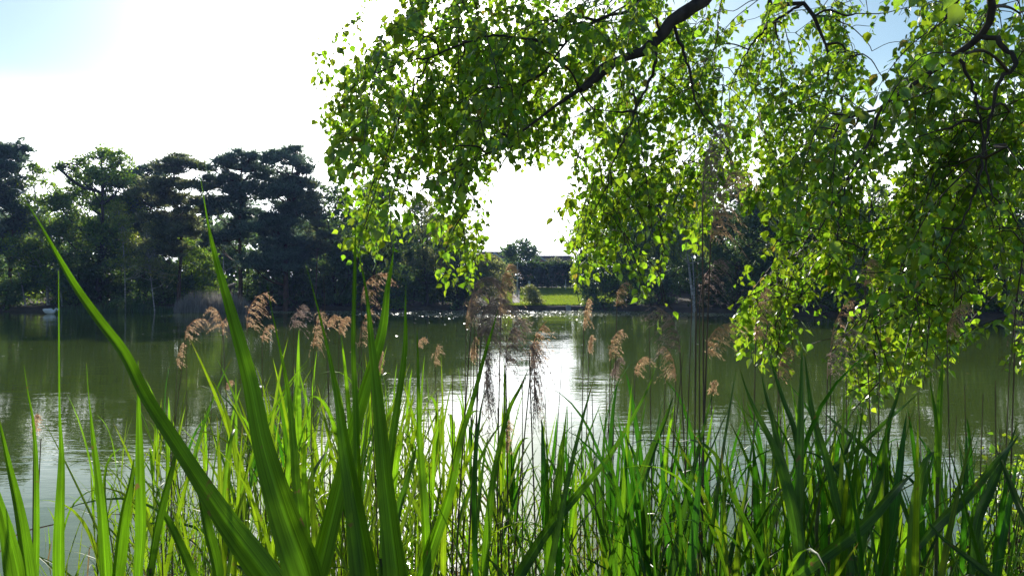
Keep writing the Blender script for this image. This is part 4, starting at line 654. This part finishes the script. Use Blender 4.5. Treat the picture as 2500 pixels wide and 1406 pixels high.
# ------------------------------------------------------------------ big near reeds, every blade a part
hr = np.random.default_rng(31)
def blade_w(n, w, root_w=0.45, peak=0.25):
    t_ = np.linspace(0, 1, n); return w * np.interp(t_, [0, peak * .5, peak, .55, .8, .93, 1.0], [root_w, .85, 1, .82, .48, .2, .02])
def traced(px_pts, D, tilt=0.35):
    """px_pts: (px, py, width px) from tip down to base, at distance D; the blade leans in depth by tilt"""
    p = np.array(px_pts, float)[::-1]; u = np.linspace(0, 1, len(p)); d_ = D + tilt * (u - 0.3) * D * 0.5
    return np.array([np.append(P(a, b, dd), w * .78 / F * dd) for (a, b, w), dd in zip(p, d_)])
HERO = [  # (label, [(distance, depth lean, twist, points from the tip down)])
    ('reed with the two longest blades, one leaning far over towards the gull', [(0.95, .5, .35, [(62, 490, 1), (95, 545, 6), (125, 600, 11), (181, 700, 21), (240, 785, 27), (301, 866, 31), (351, 966, 36), (415, 1066, 42), (477, 1162, 50), (552, 1277, 70), (648, 1406, 90), (760, 1560, 60)]),
                                   (0.92, .3, -.3, [(475, 370, 1), (492, 450, 2), (505, 530, 5), (517, 590, 12), (535, 660, 20), (575, 800, 36), (610, 930, 46), (640, 1080, 60), (690, 1250, 88), (745, 1406, 110), (790, 1560, 60)])]),
    ('dark green reed crossing its neighbour with a pointed blade up to the shore trees', [(1.0, .4, .4, [(962, 590, 1), (955, 650, 8), (945, 700, 15), (930, 815, 28), (890, 951, 36), (850, 1100, 46), (815, 1242, 56), (775, 1406, 62), (740, 1540, 40)])]),
    ('broad dark reed clump in the middle with several upright blades', [(1.0, .3, -.2, [(868, 540, 1), (867, 610, 7), (865, 700, 12), (862, 850, 14), (868, 1000, 18), (872, 1150, 22), (880, 1406, 28)]),
                                   (0.95, .2, .25, [(870, 590, 1), (880, 640, 4), (895, 720, 9), (908, 850, 22), (925, 1000, 36), (938, 1150, 48), (955, 1300, 62), (968, 1420, 78), (975, 1560, 50)]),
                                   (0.95, .2, -.4, [(745, 640, 1), (770, 730, 4), (800, 850, 10), (826, 980, 20), (845, 1100, 40), (868, 1220, 58), (888, 1330, 76), (902, 1420, 84), (915, 1560, 50)]),
                                   (1.05, .4, .3, [(991, 690, 1), (989, 760, 7), (987, 860, 16), (968, 1000, 21), (951, 1130, 24), (938, 1260, 22), (930, 1406, 18)])]),
    ('narrow bright reed just right of the longest blades', [(1.25, .3, .2, [(652, 690, 1), (664, 760, 3), (678, 825, 6), (703, 951, 13), (718, 1100, 22), (725, 1200, 27), (752, 1406, 34), (765, 1520, 20)])]),
    ('soft reed at the lower left edge with bending dark blades', [(1.1, .2, .3, [(-12, 990, 2), (2, 1046, 7), (20, 1132, 16), (45, 1252, 30), (66, 1406, 42), (80, 1540, 25)]), (1.0, .2, -.3, [(-30, 1130, 6), (0, 1227, 22), (26, 1320, 42), (45, 1406, 56), (60, 1540, 30)])]),
    ('thin upright reed beside a broken brown stalk at the left edge', [(1.4, .2, .2, [(58, 890, 1), (68, 960, 4), (80, 1026, 8), (88, 1127, 13), (90, 1280, 16), (88, 1406, 17), (86, 1540, 12)])]),
    ('straight reed standing in front of the swan', [(1.3, .2, -.2, [(143, 660, 2), (144, 830, 4), (146, 1000, 6), (151, 1090, 13), (152, 1150, 20), (148, 1300, 31), (148, 1406, 34), (150, 1540, 20)])]),
    ('bright green reed with thread like tip left of the long leaning blade', [(1.25, .2, .25, [(211, 885, 1), (216, 960, 3), (223, 1026, 7), (231, 1100, 15), (246, 1227, 24), (257, 1406, 37), (262, 1540, 22)])]),
    ('soft pale green reed standing under the long leaning blade', [(1.3, .25, -.15, [(337, 880, 2), (338, 940, 6), (339, 1000, 12), (344, 1150, 28), (347, 1290, 32), (340, 1406, 26), (338, 1540, 18)]), (1.25, .2, .4, [(327, 1120, 3), (318, 1180, 18), (301, 1252, 30), (288, 1350, 36), (280, 1430, 30), (274, 1540, 18)])]),
    ('dark low reed under the middle of the long leaning blade', [(1.2, .3, .5, [(432, 1090, 3), (420, 1140, 14), (400, 1210, 22), (378, 1300, 24), (362, 1406, 20)]), (1.2, .2, .3, [(372, 1205, 2), (398, 1250, 14), (430, 1315, 24), (468, 1410, 28), (500, 1540, 18)]), (1.15, .2, .3, [(478, 1150, 2), (490, 1220, 18), (504, 1292, 30), (528, 1395, 32), (545, 1540, 20)])]),
    ('upright light green reed left of the big plume cluster', [(1.6, .2, .2, [(1018, 800, 2), (1020, 900, 9), (1022, 1050, 16), (1028, 1150, 21), (1035, 1250, 25), (1041, 1406, 27), (1045, 1540, 18)])]),
    ('yellow green reed with a blade slanting across the big plumes', [(1.6, .5, .3, [(1216, 755, 1), (1203, 800, 6), (1182, 866, 11), (1151, 981, 15), (1121, 1076, 19), (1096, 1202, 26), (1060, 1310, 35), (1028, 1406, 42), (1000, 1530, 25)])]),
    ('reed below the drooping plumes with a blade tipped at the bright reflection', [(1.9, .4, .25, [(1290, 900, 1), (1270, 945, 8), (1242, 1001, 13), (1217, 1102, 17), (1200, 1202, 21), (1186, 1353, 25), (1180, 1480, 16)]), (1.9, .3, .3, [(1384, 990, 1), (1378, 1050, 7), (1371, 1102, 13), (1362, 1177, 23), (1347, 1300, 29), (1342, 1406, 27), (1338, 1520, 18)])]),
    ('reed with one very long blade slanting up to the brown stems', [(1.8, .6, .3, [(1606, 880, 1), (1582, 945, 5), (1553, 1001, 9), (1493, 1102, 15), (1412, 1202, 23), (1337, 1292, 31), (1277, 1388, 36), (1230, 1480, 22)]), (1.9, .3, -.3, [(1645, 965, 1), (1625, 1025, 12), (1598, 1092, 21), (1568, 1177, 28), (1528, 1277, 31), (1503, 1406, 27), (1495, 1520, 18)]), (1.8, .2, .3, [(1018, 1080, 2), (1005, 1130, 12), (991, 1177, 17), (971, 1252, 21), (955, 1380, 18)])]),
    ('dark fan of reed blades spreading below the hanging birch leaves', [(1.5, .4, .3, [(1806, 900, 1), (1824, 955, 7), (1847, 1007, 14), (1890, 1093, 21), (1920, 1188, 35), (1942, 1296, 42), (1950, 1420, 30)]), (1.55, .3, -.2, [(1858, 905, 1), (1870, 960, 8), (1886, 1015, 14), (1907, 1110, 21), (1924, 1176, 25), (1945, 1300, 28), (1955, 1430, 20)]), (1.6, .4, .2, [(1876, 860, 1), (1896, 925, 9), (1916, 985, 14), (1942, 1060, 17), (1955, 1200, 20), (1958, 1400, 16)]), (1.5, .2, -.2, [(1958, 830, 1), (1958, 920, 11), (1957, 1015, 19), (1955, 1166, 24), (1950, 1360, 27), (1950, 1450, 20)]), (1.55, .3, .3, [(1964, 860, 1), (1972, 930, 9), (1985, 1015, 16), (2019, 1127, 23), (2041, 1231, 26), (2062, 1317, 28), (2080, 1430, 20)]), (1.4, .5, .3, [(2235, 1150, 1), (2205, 1175, 12), (2180, 1200, 24), (2130, 1255, 32), (2071, 1308, 36), (1995, 1365, 34), (1930, 1420, 24)])]),
    ('reed with slanting blades between the dark fan and the wide upright blade', [(1.8, .4, .3, [(2204, 920, 1), (2188, 975, 8), (2170, 1028, 14), (2157, 1110, 17), (2136, 1188, 21), (2114, 1252, 23), (2095, 1400, 18)]), (1.9, .5, .2, [(2246, 955, 1), (2205, 992, 6), (2166, 1024, 11), (2093, 1093, 15), (2037, 1140, 14), (1990, 1200, 10)]), (1.9, .3, .3, [(2090, 1030, 1), (2074, 1075, 12), (2054, 1119, 17), (2036, 1176, 15), (2020, 1300, 12)]), (1.9, .3, -.4, [(2010, 1005, 2), (2040, 1030, 9), (2071, 1054, 13), (2114, 1093, 15), (2180, 1170, 14), (2230, 1300, 12)])]),
    ('wide upright reed blade standing alone against the pale water on the right', [(1.9, .15, .1, [(2303, 860, 1), (2299, 915, 9), (2295, 972, 16), (2291, 1102, 21), (2289, 1188, 21), (2293, 1240, 14), (2296, 1330, 8), (2298, 1480, 7)]), (1.9, .2, .3, [(2270, 920, 1), (2275, 965, 7), (2282, 1007, 10), (2287, 1080, 12), (2289, 1180, 9)])]),
    ('reed with crossed blades in front of the leafy sapling', [(1.5, .5, .4, [(2492, 1055, 2), (2465, 1090, 10), (2437, 1119, 15), (2373, 1197, 23), (2308, 1257, 31), (2270, 1295, 24), (2230, 1350, 12)]), (1.6, .4, .3, [(2482, 1035, 1), (2468, 1080, 8), (2450, 1123, 13), (2416, 1200, 23), (2386, 1270, 24), (2370, 1400, 16)]), (1.5, .4, -.3, [(2430, 1090, 2), (2446, 1128, 10), (2480, 1210, 19), (2510, 1275, 21), (2570, 1400, 16)]), (1.3, .3, .3, [(2262, 1270, 2), (2300, 1312, 10), (2351, 1352, 16), (2416, 1404, 21), (2490, 1460, 16)])]),
]
for lb, bl in HERO:
    bp = traced(bl[0][3], bl[0][0], bl[0][1])[0]; bz = float(ground_z(bp[0], bp[1]))
    root = empty('broad_reed', (bp[0], bp[1], bz), lb, 'reed', 'big reeds close to the camera')
    t = MB()
    for (D, tilt, tw_, pts) in bl:
        q = traced(pts, D, tilt); n = 40; s_ = spline(q, n); path, w = s_[:, :3], np.maximum(s_[:, 3], .0006)
        tan = norm(np.gradient(path, axis=0)); view = norm(path - np.array([0, 0, EYE])); side = norm(np.cross(tan, view)); nn = np.cross(tan, side)
        an = tw_ + .35 * np.sin(np.linspace(0, 2.6, n) + hr.uniform(0, 6)) ; side = side * np.cos(an)[:, None] + nn * np.sin(an)[:, None]
        w = w * (1 + .03 * np.sin(np.linspace(0, hr.uniform(5, 9), n) + hr.uniform(0, 6)))
        lm = MB(); ribbon(lm, path, w / np.maximum(.7, np.cos(an)), side, 0.5, 9); lm.build('leaf', M['shaded_reed_leaf' if 'fan' in lb or 'sapling' in lb or 'brown stems' in lb else 'reed_leaf'], root, True)
        b_ = path[0]; foot = np.array([bp[0] * .7 + b_[0] * .3, bp[1] * .7 + b_[1] * .3, bz - .1]); tube(t, spline([foot, (foot + b_) / 2 + hr.normal(0, .01, 3), b_, path[2]], 10), np.linspace(.006, .004, 10), 7)
    t.build('stem', M['reed_stem'], root, True)

# ------------------------------------------------------------------ reeds with seed heads
pr = np.random.default_rng(41)
def plume_mesh(seed, L, dirx, droop, dense, fat=1.0):
    """nodding feathery panicle; root at the origin, bending towards dirx"""
    r = np.random.default_rng(seed); mb = MB(); n = 14; u = np.linspace(0, 1, n); bend = droop * (u ** 1.5 if droop < 2.6 else np.minimum(1, u * 3.2))
    step = L / (n - 1); ax = np.zeros((n, 3))
    for k in range(1, n): ax[k] = ax[k - 1] + step * np.array([dirx * math.sin(bend[k]), 0.12 * math.sin(bend[k] * 2 + seed), math.cos(bend[k])])
    tube(mb, ax, np.linspace(.0014, .0005, n), 4)
    C, A, S_ = [], [], []
    nt = int(round(5 + 2.2 * dense)); tiers = (np.arange(nt) + r.uniform(-.2, .2, nt)) / nt * .92 + .04
    for t0 in tiers:          # tufts of branches, tier above tier, each arching over to one side
        nb = int(r.integers(7, 11) * (1 - .35 * t0) * min(1.2, dense + .15)); s0 = np.array([np.interp(t0, u, ax[:, k]) for k in range(3)]); tan = np.array([np.interp(t0, u, np.gradient(ax[:, k])) for k in range(3)]); tan = tan / np.linalg.norm(tan); tl = r.uniform(.75, 1.2)
        for b_ in range(nb):
            Lb = L * r.uniform(.30, .62) * tl * (1 - .5 * t0) * fat
            out = norm((tan * r.uniform(.5, 1.5) + np.array([dirx * r.uniform(-.3, 1.1), r.normal(0, .5), r.normal(0, .15)]))[None])[0]
            m_ = 9; q = np.linspace(0, 1, m_); pts = s0 + Lb * (q[:, None] * out * .85 + (q ** r.uniform(1.5, 3.2))[:, None] * np.array([dirx * .30, 0, -.75 - .2 * r.uniform()]))
            tube(mb, pts, np.linspace(.0007, .0003, m_), 3)
            ns = int(15 * max(.8, dense)); w = r.uniform(.12, 1, ns); C.append(np.array([np.interp(w, q, pts[:, k]) for k in range(3)]).T); dd = norm(np.gradient(pts, axis=0)); A.append(norm(np.array([np.interp(w, q, dd[:, k]) for k in range(3)]).T + r.normal(0, .5, (ns, 3)) + np.array([0, 0, -.15]))); S_.append(r.uniform(.009, .017, ns))
    C, A, S_ = np.vstack(C), np.vstack(A), np.concatenate(S_); nr = norm(np.cross(A, r.normal(size=A.shape))); leaf_quads(mb, C + A * S_[:, None] * .4, nr, S_, r, .15, A)
    return mb
# (plume root px, py, distance, plume length m, bend side, droop, dense, dark, foot px, label)
PLUMES = [
    (433, 892, 4.3, .13, .6, .8, .8, 0, 400, 'short upright tan seed head left of the arching pair'), (452, 830, 3.9, .20, 1, 2.1, .8, 0, 420, 'tan seed head arching to the right beside the leaning blade'), (543, 800, 3.9, .20, -1, 1.9, .7, 0, 528, 'tan seed head arching left behind the second long blade'), (545, 815, 4.1, .17, 1, 2.2, .5, 0, 548, 'small curled tan seed head peeping from behind the second long blade'),
    (603, 805, 3.6, .24, .9, 1.2, 1.1, 0, 596, 'large golden seed head standing highest on the left water'), (640, 835, 3.8, .13, .9, 1.4, .8, 0, 632, 'small golden seed head under the large golden one'), (718, 800, 3.7, .18, .9, 1.6, .8, 1, 705, 'grey brown hooked seed head right of the golden pair'), (765, 850, 3.6, .20, .9, 1.3, 1.0, 0, 752, 'dense rusty seed head in the pair before the floating leaves'), (800, 800, 3.8, .12, .8, 2.0, .7, 0, 795, 'fine rusty seed head bending over the dense rusty one'), (828, 815, 3.7, .14, .7, 1.5, .9, 0, 824, 'pinkish seed head just left of the upright blades'),
    (882, 745, 3.1, .20, .8, 1.5, .8, 0, 876, 'tall seed head with hooked tip among the upright blades'), (878, 845, 3.2, .20, .8, 1.0, .9, 0, 870, 'loose seed head behind the crossing blade'), (925, 915, 3.6, .12, .3, .6, .8, 0, 922, 'slim pale seed head between the two crossing blades'), (552, 950, 4.3, .07, .9, 2.2, .5, 0, 560, 'tiny curled seed head low over the water'), (1020, 850, 3.8, .09, .9, 1.6, .6, 0, 1018, 'tiny dark seed head left of the fluffy tan one'), (1062, 890, 3.6, .14, .8, 1.1, .9, 0, 1066, 'fluffy tan seed head alone on the water left of the plume cluster'),
    (1138, 800, 3.1, .16, .5, .8, 1.0, 0, 1136, 'narrow upright brown seed head left of the plume cluster'), (1150, 880, 3.1, .12, .5, 1.0, .8, 0, 1140, 'faint rusty seed head low beside the plume cluster'), (1150, 790, 2.3, .20, .6, 1.9, 1.2, 1, 1120, 'dark smoky plume forming the upper part of the plume cluster'), (1165, 835, 2.2, .21, .7, 2.2, 1.5, 1, 1150, 'largest dark plume, fanned over the centre of the plume cluster'), (1175, 820, 2.1, .22, .3, 3.0, 1.4, 1, 1135, 'dark plume hanging straight down at the left of the bright reflection'), (1222, 770, 2.5, .18, .55, .9, 1.1, 0, 1240, 'reddish plume lit along its side at the right of the plume cluster'), (1235, 890, 2.4, .18, .6, 1.4, 1.1, 1, 1252, 'brown lower plume at the right of the plume cluster'),
    (1296, 895, 2.4, .15, .9, 1.2, .9, 0, 1250, 'sparse pinkish plume fanned over the bright reflection'), (1292, 860, 2.3, .18, .4, 2.9, 1.3, 1, 1300, 'dark plume drooping into the bright reflection'), (1425, 800, 3.3, .17, .5, .8, .9, 0, 1415, 'narrow dark seed head before the lawn corner'), (1438, 860, 3.6, .10, .4, .8, .8, 0, 1430, 'small narrow seed head under the one before the lawn corner'), (1490, 875, 3.0, .16, .9, 1.2, 1.0, 0, 1484, 'rusty feathery seed head right of the bright reflection'), (1495, 925, 3.3, .11, .6, 1.2, .8, 1, 1490, 'grey lower seed head under the rusty feathery one'), (1506, 745, 3.3, .12, .9, 1.2, .9, 0, 1500, 'rusty seed head against the dark trees right of the lawn'), (1550, 915, 3.4, .14, .9, 1.6, .7, 0, 1545, 'thin hooked seed head left of the tall brown stems'),
    (1660, 860, 2.5, .18, -.8, 1.7, 1.1, 1, 1700, 'wide brown plume fanned left from the tall stems'), (1650, 930, 2.8, .15, -.6, 1.6, .9, 0, 1640, 'pale ghostly plume low at the left of the tall stems'), (1715, 500, 2.1, .24, .55, 1.1, 1.3, 1, 1690, 'highest plume, brown against the birch leaves'), (1735, 590, 2.1, .20, .9, 1.4, 1.2, 0, 1684, 'second highest plume, rusty and curved right'), (1708, 745, 2.4, .20, .8, 1.5, 1.1, 1, 1697, 'silvery plume on the tall stems against the dark wood'), (1725, 870, 2.7, .18, .9, 1.4, .9, 0, 1716, 'brown plume drooping right at the foot of the tall stems'), (1738, 960, 3.3, .08, .9, 1.3, .7, 0, 1728, 'small wispy seed head below the drooping brown plume'),
    (1845, 830, 2.6, .17, .6, 1.0, 1.0, 0, 1820, 'golden seed head tangled in the lowest birch leaves'), (1900, 925, 2.8, .13, .9, 1.1, .9, 0, 1888, 'rusty seed head at the top of the dark reed fan'), (2028, 850, 2.6, .18, .8, 1.2, 1.0, 0, 2020, 'brown seed head among birch leaves right of the dark fan'), (2020, 925, 2.5, .19, .9, 1.7, .8, 1, 2012, 'wide open wispy plume over the green water right of the dark fan'), (2112, 700, 2.8, .13, .9, 1.7, .8, 0, 2125, 'curled rusty seed head before the olive bush'), (2312, 830, 2.6, .13, .7, 1.1, .9, 0, 2318, 'orange seed head in the birch leaves above the wide upright blade'), (2478, 830, 2.5, .16, .4, 1.0, .8, 1, 2480, 'dim seed head near the right edge of the photo'), (1238, 1110, 2.8, .14, .2, .5, .8, 0, 1242, 'low straw coloured seed head hidden among green blades'), (82, 1060, 2.4, .06, .5, .8, .7, 0, 100, 'broken brown stalk with a frayed tip at the left edge'),
]
for q, (px, py, D, L, dx, dr, de, dark, foot, lb) in enumerate(PLUMES):
    tp = P(px, py, D); fx = (foot - CX) / F * D * (1 + .0); fz = -.25 if D > 1.9 else float(ground_z(fx, D)); bot = np.array([(foot - CX) / F * D + (foot - px) / F * D * .6, D + pr.uniform(-.15, .15), fz])
    root = empty('seed_head_reed', bot, lb, 'reed', 'reeds with feathery seed heads')
    t = MB(); md = bot * .4 + tp * .6 + np.array([(foot - px) / F * D * .12, 0, 0]) + pr.normal(0, .012, 3); sp = spline([bot, md, tp], 18); tube(t, sp, np.linspace(.0042, .0016, 18) * (1.15 if D < 2.6 else 1), 6); t.build('stem', M['dry_stem'], root, True)
    pm = plume_mesh(900 + q, L * (1.2 if D < 2.7 else 1.0) * pr.uniform(.85, 1.15), dx, dr * (pr.uniform(.7, 1.3) if dr < 2.6 else 1), de * pr.uniform(.6, 1.15), 1.0 + .15 * dark); yaw = pr.uniform(-.9, .9); R_ = np.array([[math.cos(yaw), -math.sin(yaw), 0], [math.sin(yaw), math.cos(yaw), 0], [0, 0, 1]], np.float32); pm.v = [v_ @ R_.T + tp.astype(np.float32) for v_ in pm.v]; pm.build('seed_head', M['plume_dark' if dark else 'plume'], root)
# bare brown stems without heads
for q, (px, py, D, foot) in enumerate([(1690, 720, 2.2, 1662), (1702, 640, 2.25, 1672), (1698, 760, 2.15, 1690), (1668, 860, 2.3, 1560), (1236, 820, 2.6, 1190), (1160, 760, 2.8, 1130), (1372, 880, 3.0, 1330), (1480, 940, 3.2, 1460), (790, 670, 3.6, 800), (2150, 780, 2.7, 2140), (2400, 960, 2.5, 2380), (2430, 930, 2.5, 2440), (2355, 940, 2.6, 2372), (1625, 900, 2.9, 1600), (1585, 770, 2.7, 1570), (455, 820, 4.0, 430), (690, 900, 3.6, 640), (100, 1070, 2.0, 110), (1330, 950, 2.6, 1380), (1900, 900, 2.5, 1930)] + [(x_, 880 + (x_ * 37) % 190, 2.2 + (x_ * 13 % 17) / 10, x_ + (x_ * 29) % 90 - 45) for x_ in (415, 520, 610, 705, 760, 845, 905, 985, 1045, 1105, 1215, 1275, 1395, 1445, 1530, 1760, 1815, 1985, 2065, 2120, 2240, 2335, 2465)]):
    tp = P(px, py, D); bot = np.array([(foot - CX) / F * D, D, -.25]); t = MB(); sp = spline([bot, bot * .45 + tp * .55 + pr.normal(0, .015, 3), tp], 14); tube(t, sp, np.linspace(.0045, .0012, 14), 6)
    o = t.build('bare_reed', M['dry_stem'], origin=bot, smooth=True)
    tag(o, ['thin brown bare reed stem among the tall central stems', 'thin brown bare reed stem standing over the bright reflection', 'thin brown bare reed stem near the leafy sapling', 'thin brown bare reed stem on the open green water'][0 if 1550 < px < 1720 else 1 if 1100 < px < 1500 else 2 if px > 2300 else 3], 'reed stem', 'bare reed stems ' + ('by the tall plumes' if 1550 < px < 1720 else 'over the reflection' if 1100 < px < 1500 else 'by the sapling' if px > 2300 else 'on the open water'))

# ------------------------------------------------------------------ the reed bed
def reed_proto(seed, H):
    r = np.random.default_rng(seed); st_, lf = MB(), MB(); lean = r.normal(0, .05, 2)
    sp = spline([(0, 0, 0), (lean[0] * .3, lean[1] * .3, H * .5), (lean[0] * H, lean[1] * H, H * .88)], 12); tube(st_, sp, np.linspace(.0042, .0016, 12), 5)
    nl = int(H * 7.5); az = r.uniform(0, 6.28)
    for k in range(nl):
        u = .22 + .78 * k / (nl - 1); b_ = np.array([np.interp(u, np.linspace(0, 1, 12), sp[:, c]) for c in range(3)]); az += math.pi + r.normal(0, .5); el = math.radians(np.interp(u, [.2, .8, 1], [60, 70, 84]) + r.normal(0, 7)); L = r.uniform(.36, .66) * (1.1 - .25 * (u > .9)); n = 9; q = np.linspace(0, 1, n)
        d = np.array([math.cos(az) * math.cos(el), math.sin(az) * math.cos(el), math.sin(el)]); sag = r.uniform(.02, .28) * L if r.uniform() < .75 else r.uniform(.3, .55) * L
        path = b_ + L * q[:, None] * d + (q ** 2.4)[:, None] * np.array([math.cos(az) * sag * .6, math.sin(az) * sag * .6, -sag]); side = np.tile([-math.sin(az), math.cos(az), 0.0], (n, 1)) + r.normal(0, .25, 3)
        ribbon(lf, path, blade_w(n, r.uniform(.010, .019), .4), side, .35, 3)
    return st_, lf
protos = []
for q in range(22):
    s_, l_ = reed_proto(300 + q, 1.45); protos.append((s_.mesh('stem', M['reed_stem'], True), l_.mesh('leaves', M['bed_leaf'] if q < 14 else M['shaded_reed_leaf'], True)))
rb = np.random.default_rng(51)
def bed_spot():
    while True:
        px = rb.uniform(-60, 2560); D = rb.uniform(1.75, 5.2) if px < 1500 else rb.uniform(1.35, 3.3)
        dens = np.interp(px, [0, 240, 400, 700, 1050, 1150, 1450, 1600, 2200, 2350, 2500], [.12, .2, .8, 1, .95, .7, .7, .95, .95, .4, .12])
        if rb.uniform() < dens * (np.interp(D, [1.7, 3, 5.2], [.35, .8, 1]) if px < 1500 else 1): return px, D
def bed_top(px):
    return np.interp(px, [0, 250, 420, 600, 1000, 1150, 1400, 1700, 2000, 2250, 2500], [1240, 1160, 1040, 965, 965, 1040, 1090, 1070, 1060, 1120, 1160])
zones = [(300, 'slim green reed of the thin edge of the bed before the open pale water', 'reeds at the thin left edge of the bed'), (700, 'sunlit yellow green reed of the bed under the golden seed heads', 'reeds under the golden seed heads'), (1120, 'sunlit yellow green reed of the bed behind the crossing blades', 'reeds behind the crossing blades'), (1560, 'green reed of the bed before the bright reflection', 'reeds before the bright reflection'), (2050, 'darker green reed of the bed round the tall brown stems and dark fan', 'reeds round the brown stems and dark fan'), (9999, 'darker green reed of the bed before the leafy sapling', 'reeds before the leafy sapling')]
for q in range(284):
    px, D = bed_spot(); top = bed_top(px) + abs(rb.normal(0, 80)) - 45 + (60 if D < 2.3 else 0); x = (px - CX) / F * D; z0 = -.3; H = P(0, top, D)[2] - z0; s = H / 1.5
    zo = next(z_ for z_ in zones if px < z_[0]); root = empty('reed', (x, D, z0), zo[1], 'reed', zo[2]); root.rotation_euler = (rb.normal(0, .06), rb.normal(0, .08), rb.uniform(0, 6.28)); root.scale = (s ** .5, s ** .5, s)
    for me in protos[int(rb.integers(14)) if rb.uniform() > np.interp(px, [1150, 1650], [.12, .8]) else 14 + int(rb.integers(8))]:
        o = bpy.data.objects.new(me.name.split('.')[0], me); COL.objects.link(o); o.parent = root
# undergrowth of fine blades low between the reeds
r = np.random.default_rng(61); m_ = MB()
for q in range(1500):
    px, D = bed_spot(); D = D * 1.05 + .1; x = (px - CX) / F * D; top = bed_top(px) + abs(r.normal(70, 90)); H = max(.25, P(0, top, D)[2] - .05); n = 7; u = np.linspace(0, 1, n); az = r.uniform(0, 6.28); ln = r.uniform(.05, .4) * H
    path = np.stack([x + math.cos(az) * ln * u ** 1.5, D + math.sin(az) * ln * u ** 1.5, -.1 + H * u - .25 * ln * u ** 3], 1); a2 = r.uniform(0, 3.14)
    ribbon(m_, path, blade_w(n, r.uniform(.005, .011)), np.tile([math.cos(a2), math.sin(a2), 0.0], (n, 1)), .3, 3)
tag(m_.build('reed_undergrowth', M['bed_leaf'], smooth=True), 'fine young blades filling the foot of the near reed bed', 'undergrowth', kind='stuff')

# straw coloured broken blades and stalks lying at the foot of the bed
r = np.random.default_rng(63); m_ = MB()
for q in range(420):
    px, D = bed_spot(); x = (px - CX) / F * D; az = r.uniform(0, 6.28); Ls_ = r.uniform(.25, .7); n = 7; u = np.linspace(0, 1, n); el = r.uniform(-.15, .9); z0 = r.uniform(0, .55); kink = r.uniform(-.9, .3)
    hor = np.where(u < .55, u * math.cos(el), .55 * math.cos(el) + (u - .55) * math.cos(kink)); ver = np.where(u < .55, u * math.sin(el), .55 * math.sin(el) + (u - .55) * math.sin(kink))
    path = np.stack([x + Ls_ * hor * math.cos(az), D + Ls_ * hor * math.sin(az) * .6, z0 + Ls_ * ver], 1); a2 = r.uniform(0, 3.14)
    ribbon(m_, path, r.uniform(.005, .014) * np.interp(u, [0, .2, .8, 1], [.7, 1, .8, .1]), np.tile([math.cos(a2), math.sin(a2), .4], (n, 1)), .3, 3)
tag(m_.build('dead_reed_litter', leaf_mat('straw', (0.26, 0.19, 0.10), (0.30, 0.21, 0.10), 0.4, 0.02, 0.5, 0.4)), 'straw coloured broken blades tangled at the foot of the reed bed', 'reed litter', kind='stuff')

# ------------------------------------------------------------------ the air over the lake
hz_m, hz_t = new_mat('haze_air'); pv = hz_t.nodes.new("ShaderNodeVolumePrincipled"); pv.inputs["Color"].default_value = (0.30, 0.46, 1.0, 1); pv.inputs["Density"].default_value = 0.0003; pv.inputs["Anisotropy"].default_value = 0.35
ho_ = hz_t.nodes.new("ShaderNodeOutputMaterial"); hz_t.links.new(pv.outputs[0], ho_.inputs["Volume"])
mb = MB(); box(mb, (0, 700, 14), (2000, 1620, 36)); tag(mb.build('haze', hz_m), kind='stuff')
